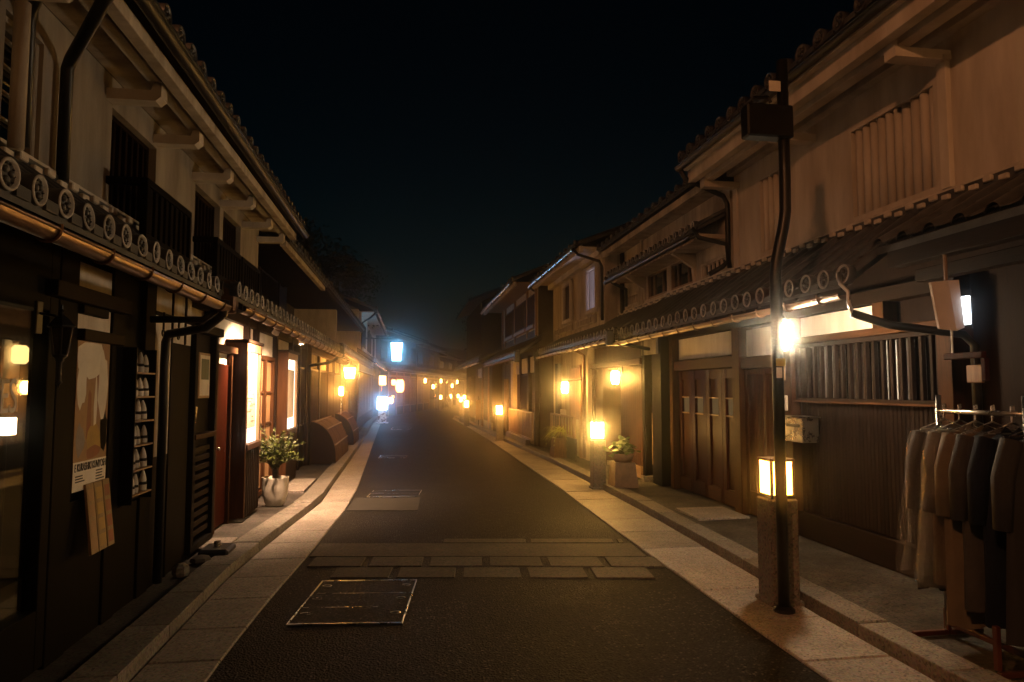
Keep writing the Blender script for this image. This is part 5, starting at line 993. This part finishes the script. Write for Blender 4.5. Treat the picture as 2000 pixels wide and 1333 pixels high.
e = thing('standing_sign', 'glowing blue-white box sign standing at the foot of the blue-lit house', 'sign', (-1.20, 31.2, .02)); MB().box(-.22, .22, -.08, .08, .62, 1.17, .02).build('lit_box', 'lamp_sign', e); MB().box(-.18, .18, -.06, .06, .05, .60, .01).build('pedestal', 'steel', e); MB().box(-.28, .28, -.14, .14, 0, .05, .01).build('foot', 'steel', e)
def paper_lantern(label, x, y, z, r, h, m, rot=0):
    e = thing('paper_lantern', label, 'lantern', (x, y, z), group='paper lanterns at the pink-lit shop')
    MB().lathe([(r * .55, 0), (r * .9, h * .15), (r, h * .5), (r * .9, h * .85), (r * .55, h)], n=14).build('paper_body', m, e, smooth=True); MB().lathe([(r * .58, h), (r * .58, h + .04), (.01, h + .05)], n=12).build('top_ring', 'black_metal', e); MB().lathe([(.01, -.05), (r * .58, -.04), (r * .58, 0)], n=12).build('bottom_ring', 'black_metal', e); MB().tube([(0, 0, h + .05), (0, 0, h + .35)], .01, 5).build('cord', 'black_metal', e)
px, py = along(2.2, .62); paper_lantern('large red-glowing paper lantern under the far shop eave', px, py, 1.35, .24, .72, 'lamp_pink')
px, py = along(.8, .60); paper_lantern('small pink-glowing paper lantern above the amber lit wall sign', px, py, 1.75, .13, .3, 'lamp_pink')
px, py = along(.6, .5); paper_lantern('low pink-white paper lamp standing by the far shop door', px, py, .75, .14, .34, 'lamp_pink')
px, py = along(.4, .08); e = thing('lit_sign', 'amber lit wall sign under the eave next to the far shop', 'sign', (px, py, 1.75), RZ); MB().box(-.03, .05, -.6, .6, 0, .5, .02).build('lit_panel', 'window_glow', e); MB().box(-.035, .055, -.64, .64, .5, .56, .01).build('top_frame', 'dark_wood_h', e)
for lab, t, w, z_ in (('added small warm lantern under the golden lattice house eave beside the pink-lit shop', 10.2, .5, 1.95), ('added small warm lantern in the middle of the golden lattice house eave', 12.6, .62, 1.55), ('added small warm lantern at the bicycle end of the golden lattice house eave', 16.6, .5, 2.0), ('added small warm lantern under the eave past the parked bicycle', 20.9, .7, 1.65), ('added small warm lantern at the last eave of the far houses', 25.2, .5, 2.0)):
    px, py = along(t, w); e = thing('added_eave_lamp', lab, 'lantern', (px, py, z_), RZ, 'small lanterns added under the far eaves'); e.scale = (.7, .7, .85); MB().lathe([(.09, 0), (.10, .06), (.09, .30), (.03, .31)], n=10).build('lamp_body', 'lamp_far', e, smooth=True); MB().lathe([(.02, .40), (.13, .32), (.13, .312)], n=8).build('cap', 'black_metal', e); MB().tube([(0, 0, .38), (0, 0, .75)], .01, 5).build('rod', 'black_metal', e)  # lamps added to give the far end of the street more light
for lab, t, w in (('far bollard lamp beside the parked bicycle', 18.2, 1.0), ('far bollard lamp before the golden lattice window', 13.0, 1.1)):
    px, py = along(t, w); copy_tree(b2, (px, py, .0), label=lab, swap={'lamp_gold': 'lamp_far'})
copy_tree(b2, (4.0, 50.5, .0), label='far bollard lamp at the bend where the tall dark house ends', swap={'lamp_gold': 'lamp_far'}); copy_tree(b2, (4.1, 58.5, .0), label='farthest bollard lamp at the bend of the street', swap={'lamp_gold': 'lamp_far'})
copy_tree(b2, (3.0, 40.5, .0), label='bollard lamp at the foot of the tall dark house', swap={'lamp_gold': 'lamp_far'})
# bicycle
px, py = along(17.6, .8); e = thing('bicycle', 'parked bicycle leaning by a far bollard lamp', 'bicycle', (px, py, .0), rad(70))
for x in (-.5, .5):
    w_ = MB().tube([(x + .32 * cos(t), 0, .34 + .32 * sin(t)) for t in [2 * pi * i / 20 for i in range(21)]], .018, 6, False).build('wheel', 'black_metal', e); sp = MB()
    for k in range(8): sp.tube([(x, 0, .34), (x + .31 * cos(pi * k / 4), 0, .34 + .31 * sin(pi * k / 4))], .003, 4)
    sp.build('spoke', 'steel', w_)
fr = MB(); fr.tube([(-.5, 0, .34), (-.12, 0, .82), (.40, 0, .86), (-.05, 0, .32), (-.12, 0, .82)], .016, 6); fr.tube([(.5, 0, .34), (.38, 0, .95)], .016, 6); fr.tube([(-.5, 0, .34), (-.05, 0, .32)], .014, 6); fr.build('frame', 'steel', e)
MB().box(-.25, -.02, -.06, .06, .86, .92, .02).build('saddle', 'black_metal', e); MB().tube([(.30, -.26, 1.0), (.38, -.1, 1.0), (.38, .1, 1.0), (.30, .26, 1.0)], .014, 6).build('handlebar', 'steel', e); MB().box(.46, .74, -.14, .14, .72, .95, .01).build('basket', 'white_cloth', e)
# slim standard beside the bollard at the low house, and stone at the kerb
e = thing('shop_standard', 'slim upright shop standard beside the bollard lamp at the low brown house', 'sign', (2.74, 27.4, .07)); MB().box(-.10, .10, -.02, .02, .25, 1.05, .006).build('board', 'tan_wood', e); MB().box(-.14, .14, -.14, .14, 0, .04, .008).build('foot', 'granite_kerb', e); MB().tube([(0, 0, .04), (0, 0, 1.2)], .018, 8).build('post', 'dark_wood', e)
e = thing('kerb_boulder', 'rounded pale boulder at the kerb before the tall dark house', 'boulder', (2.52, 31.5, .0))
q = random.Random(2); MB().lathe([(.16, 0), (.27, .10), (.25, .24), (.15, .33), (.02, .36)], n=11).build('stone', 'granite_kerb', e, smooth=True)

# trees
def tree(label, x, y, h, cz, rx, rz_, n, seed, leaf=.20):
    e = thing('dark_tree', label, 'tree', (x, y, 0)); q = random.Random(seed)
    t = MB(); top = Vector((q.uniform(-.3, .3), q.uniform(-.3, .3), cz)); t.tube([(0, 0, -.05), (.05, .05, h * .25), tuple(top * .6), tuple(top)], [.26, .2, .15, .08], 10); t.build('trunk', 'bark', e, smooth=True)
    lb = MB(); cl = []
    for k in range(38):
        a = q.uniform(0, 2 * pi); b = q.uniform(-.7, 1.0); r = q.uniform(.5, 1) ** .5; c = Vector((rx * r * cos(a) * math.sqrt(max(.05, 1 - b * b)), rx * r * sin(a) * math.sqrt(max(.05, 1 - b * b)), cz + rz_ * b * r)); cl.append((c, q.uniform(.28, .5) * rx))
        if k < 14: lb.tube([tuple(top * .55), tuple(top * .5 + c * .4 + Vector((0, 0, -.2))), tuple(c)], [.07, .045, .015], 6)
    lb.build('limb', 'bark', e, smooth=True); m = MB()
    for k in range(n):
        c, r = cl[k % len(cl)]; d = Vector((q.gauss(0, 1), q.gauss(0, 1), q.gauss(0, .8))).normalized() * r * q.random() ** .45; p = c + d
        u_ = Vector((q.gauss(0, 1), q.gauss(0, 1), q.gauss(0, 1))).normalized(); v_ = u_.orthogonal().normalized(); l = leaf * q.uniform(.6, 1.3); m.add([p, p + u_ * l * .5 + v_ * l * .3, p + u_ * l, p + u_ * l * .5 - v_ * l * .3], [(0, 1, 2, 3)])
    m.build('crown', 'tree_leaf', e)
tree('broad dark tree standing up behind the low timber house', -4.7, 30.5, 8.4, 6.0, 2.7, 2.4, 9000, 3)
tree('dark tree behind the roof of the blue-lit house', -5.2, 40, 7.4, 5.4, 2.4, 1.9, 5000, 5)
tree('dark tree beside the tall dark house', 6.2, 42.5, 7.8, 5.6, 2.5, 2.1, 6000, 8); tree('small distant tree over the bend of the street', 7.4, 66, 6.0, 4.6, 1.5, 1.4, 3500, 9)

# the street's lamps behind the photographer, of the same row
e = thing('flood_street_lamp', 'tall orange street lamp on a pole in the gap beside the cafe house', 'street lamp', (-3.5, -2.6, 0))
MB().tube([(0, 0, -.05), (0, 0, 6.2), (.2, .1, 6.35), (.5, .4, 6.35)], .06, 12).build('pole', 'black_metal', e, smooth=True); MB().box(.35, .75, .25, .65, 6.22, 6.33, .03).build('hood', 'black_metal', e); MB().lathe([(.03, 6.02), (.12, 6.08), (.15, 6.15), (.14, 6.215)], (.55, .45, 0), 16).build('bulb', 'flood', e, smooth=True)
e = thing('kerb_street_lamp', 'amber lantern on a short kerbside post, back along the street beyond the clothes rail', 'street lamp', (2.72, -3.6, .012))
MB().tube([(0, 0, 0), (0, 0, 2.5)], .04, 12).build('post', 'black_metal', e, smooth=True); MB().lathe([(.02, 2.86), (.12, 2.78), (.12, 2.765)], n=8).build('cap', 'black_metal', e); MB().lathe([(.09, 2.76), (.06, 2.53), (.02, 2.52)], n=10).build('glass_body', 'lamp_back', e)

# ------------------------------------------------------------------ haze volume added to stand in for lens bloom around the lamps
hz = MB().box(-34, 34, -14, 96, -1.2, 9.6).build('haze', None, kind='stuff', label='thin haze added along the street to give the lamps a lens-like bloom', cat='haze')
m = bpy.data.materials.new('haze'); m.use_nodes = True; M['haze'] = m; N = m.node_tree.nodes; N.clear(); o_ = N.new('ShaderNodeOutputMaterial'); pv = N.new('ShaderNodeVolumePrincipled')
pv.inputs['Color'].default_value = (.95, .97, 1, 1); pv.inputs['Density'].default_value = .0095; pv.inputs['Anisotropy'].default_value = .982; m.node_tree.links.new(pv.outputs[0], o_.inputs['Volume']); hz.data.materials.append(m)
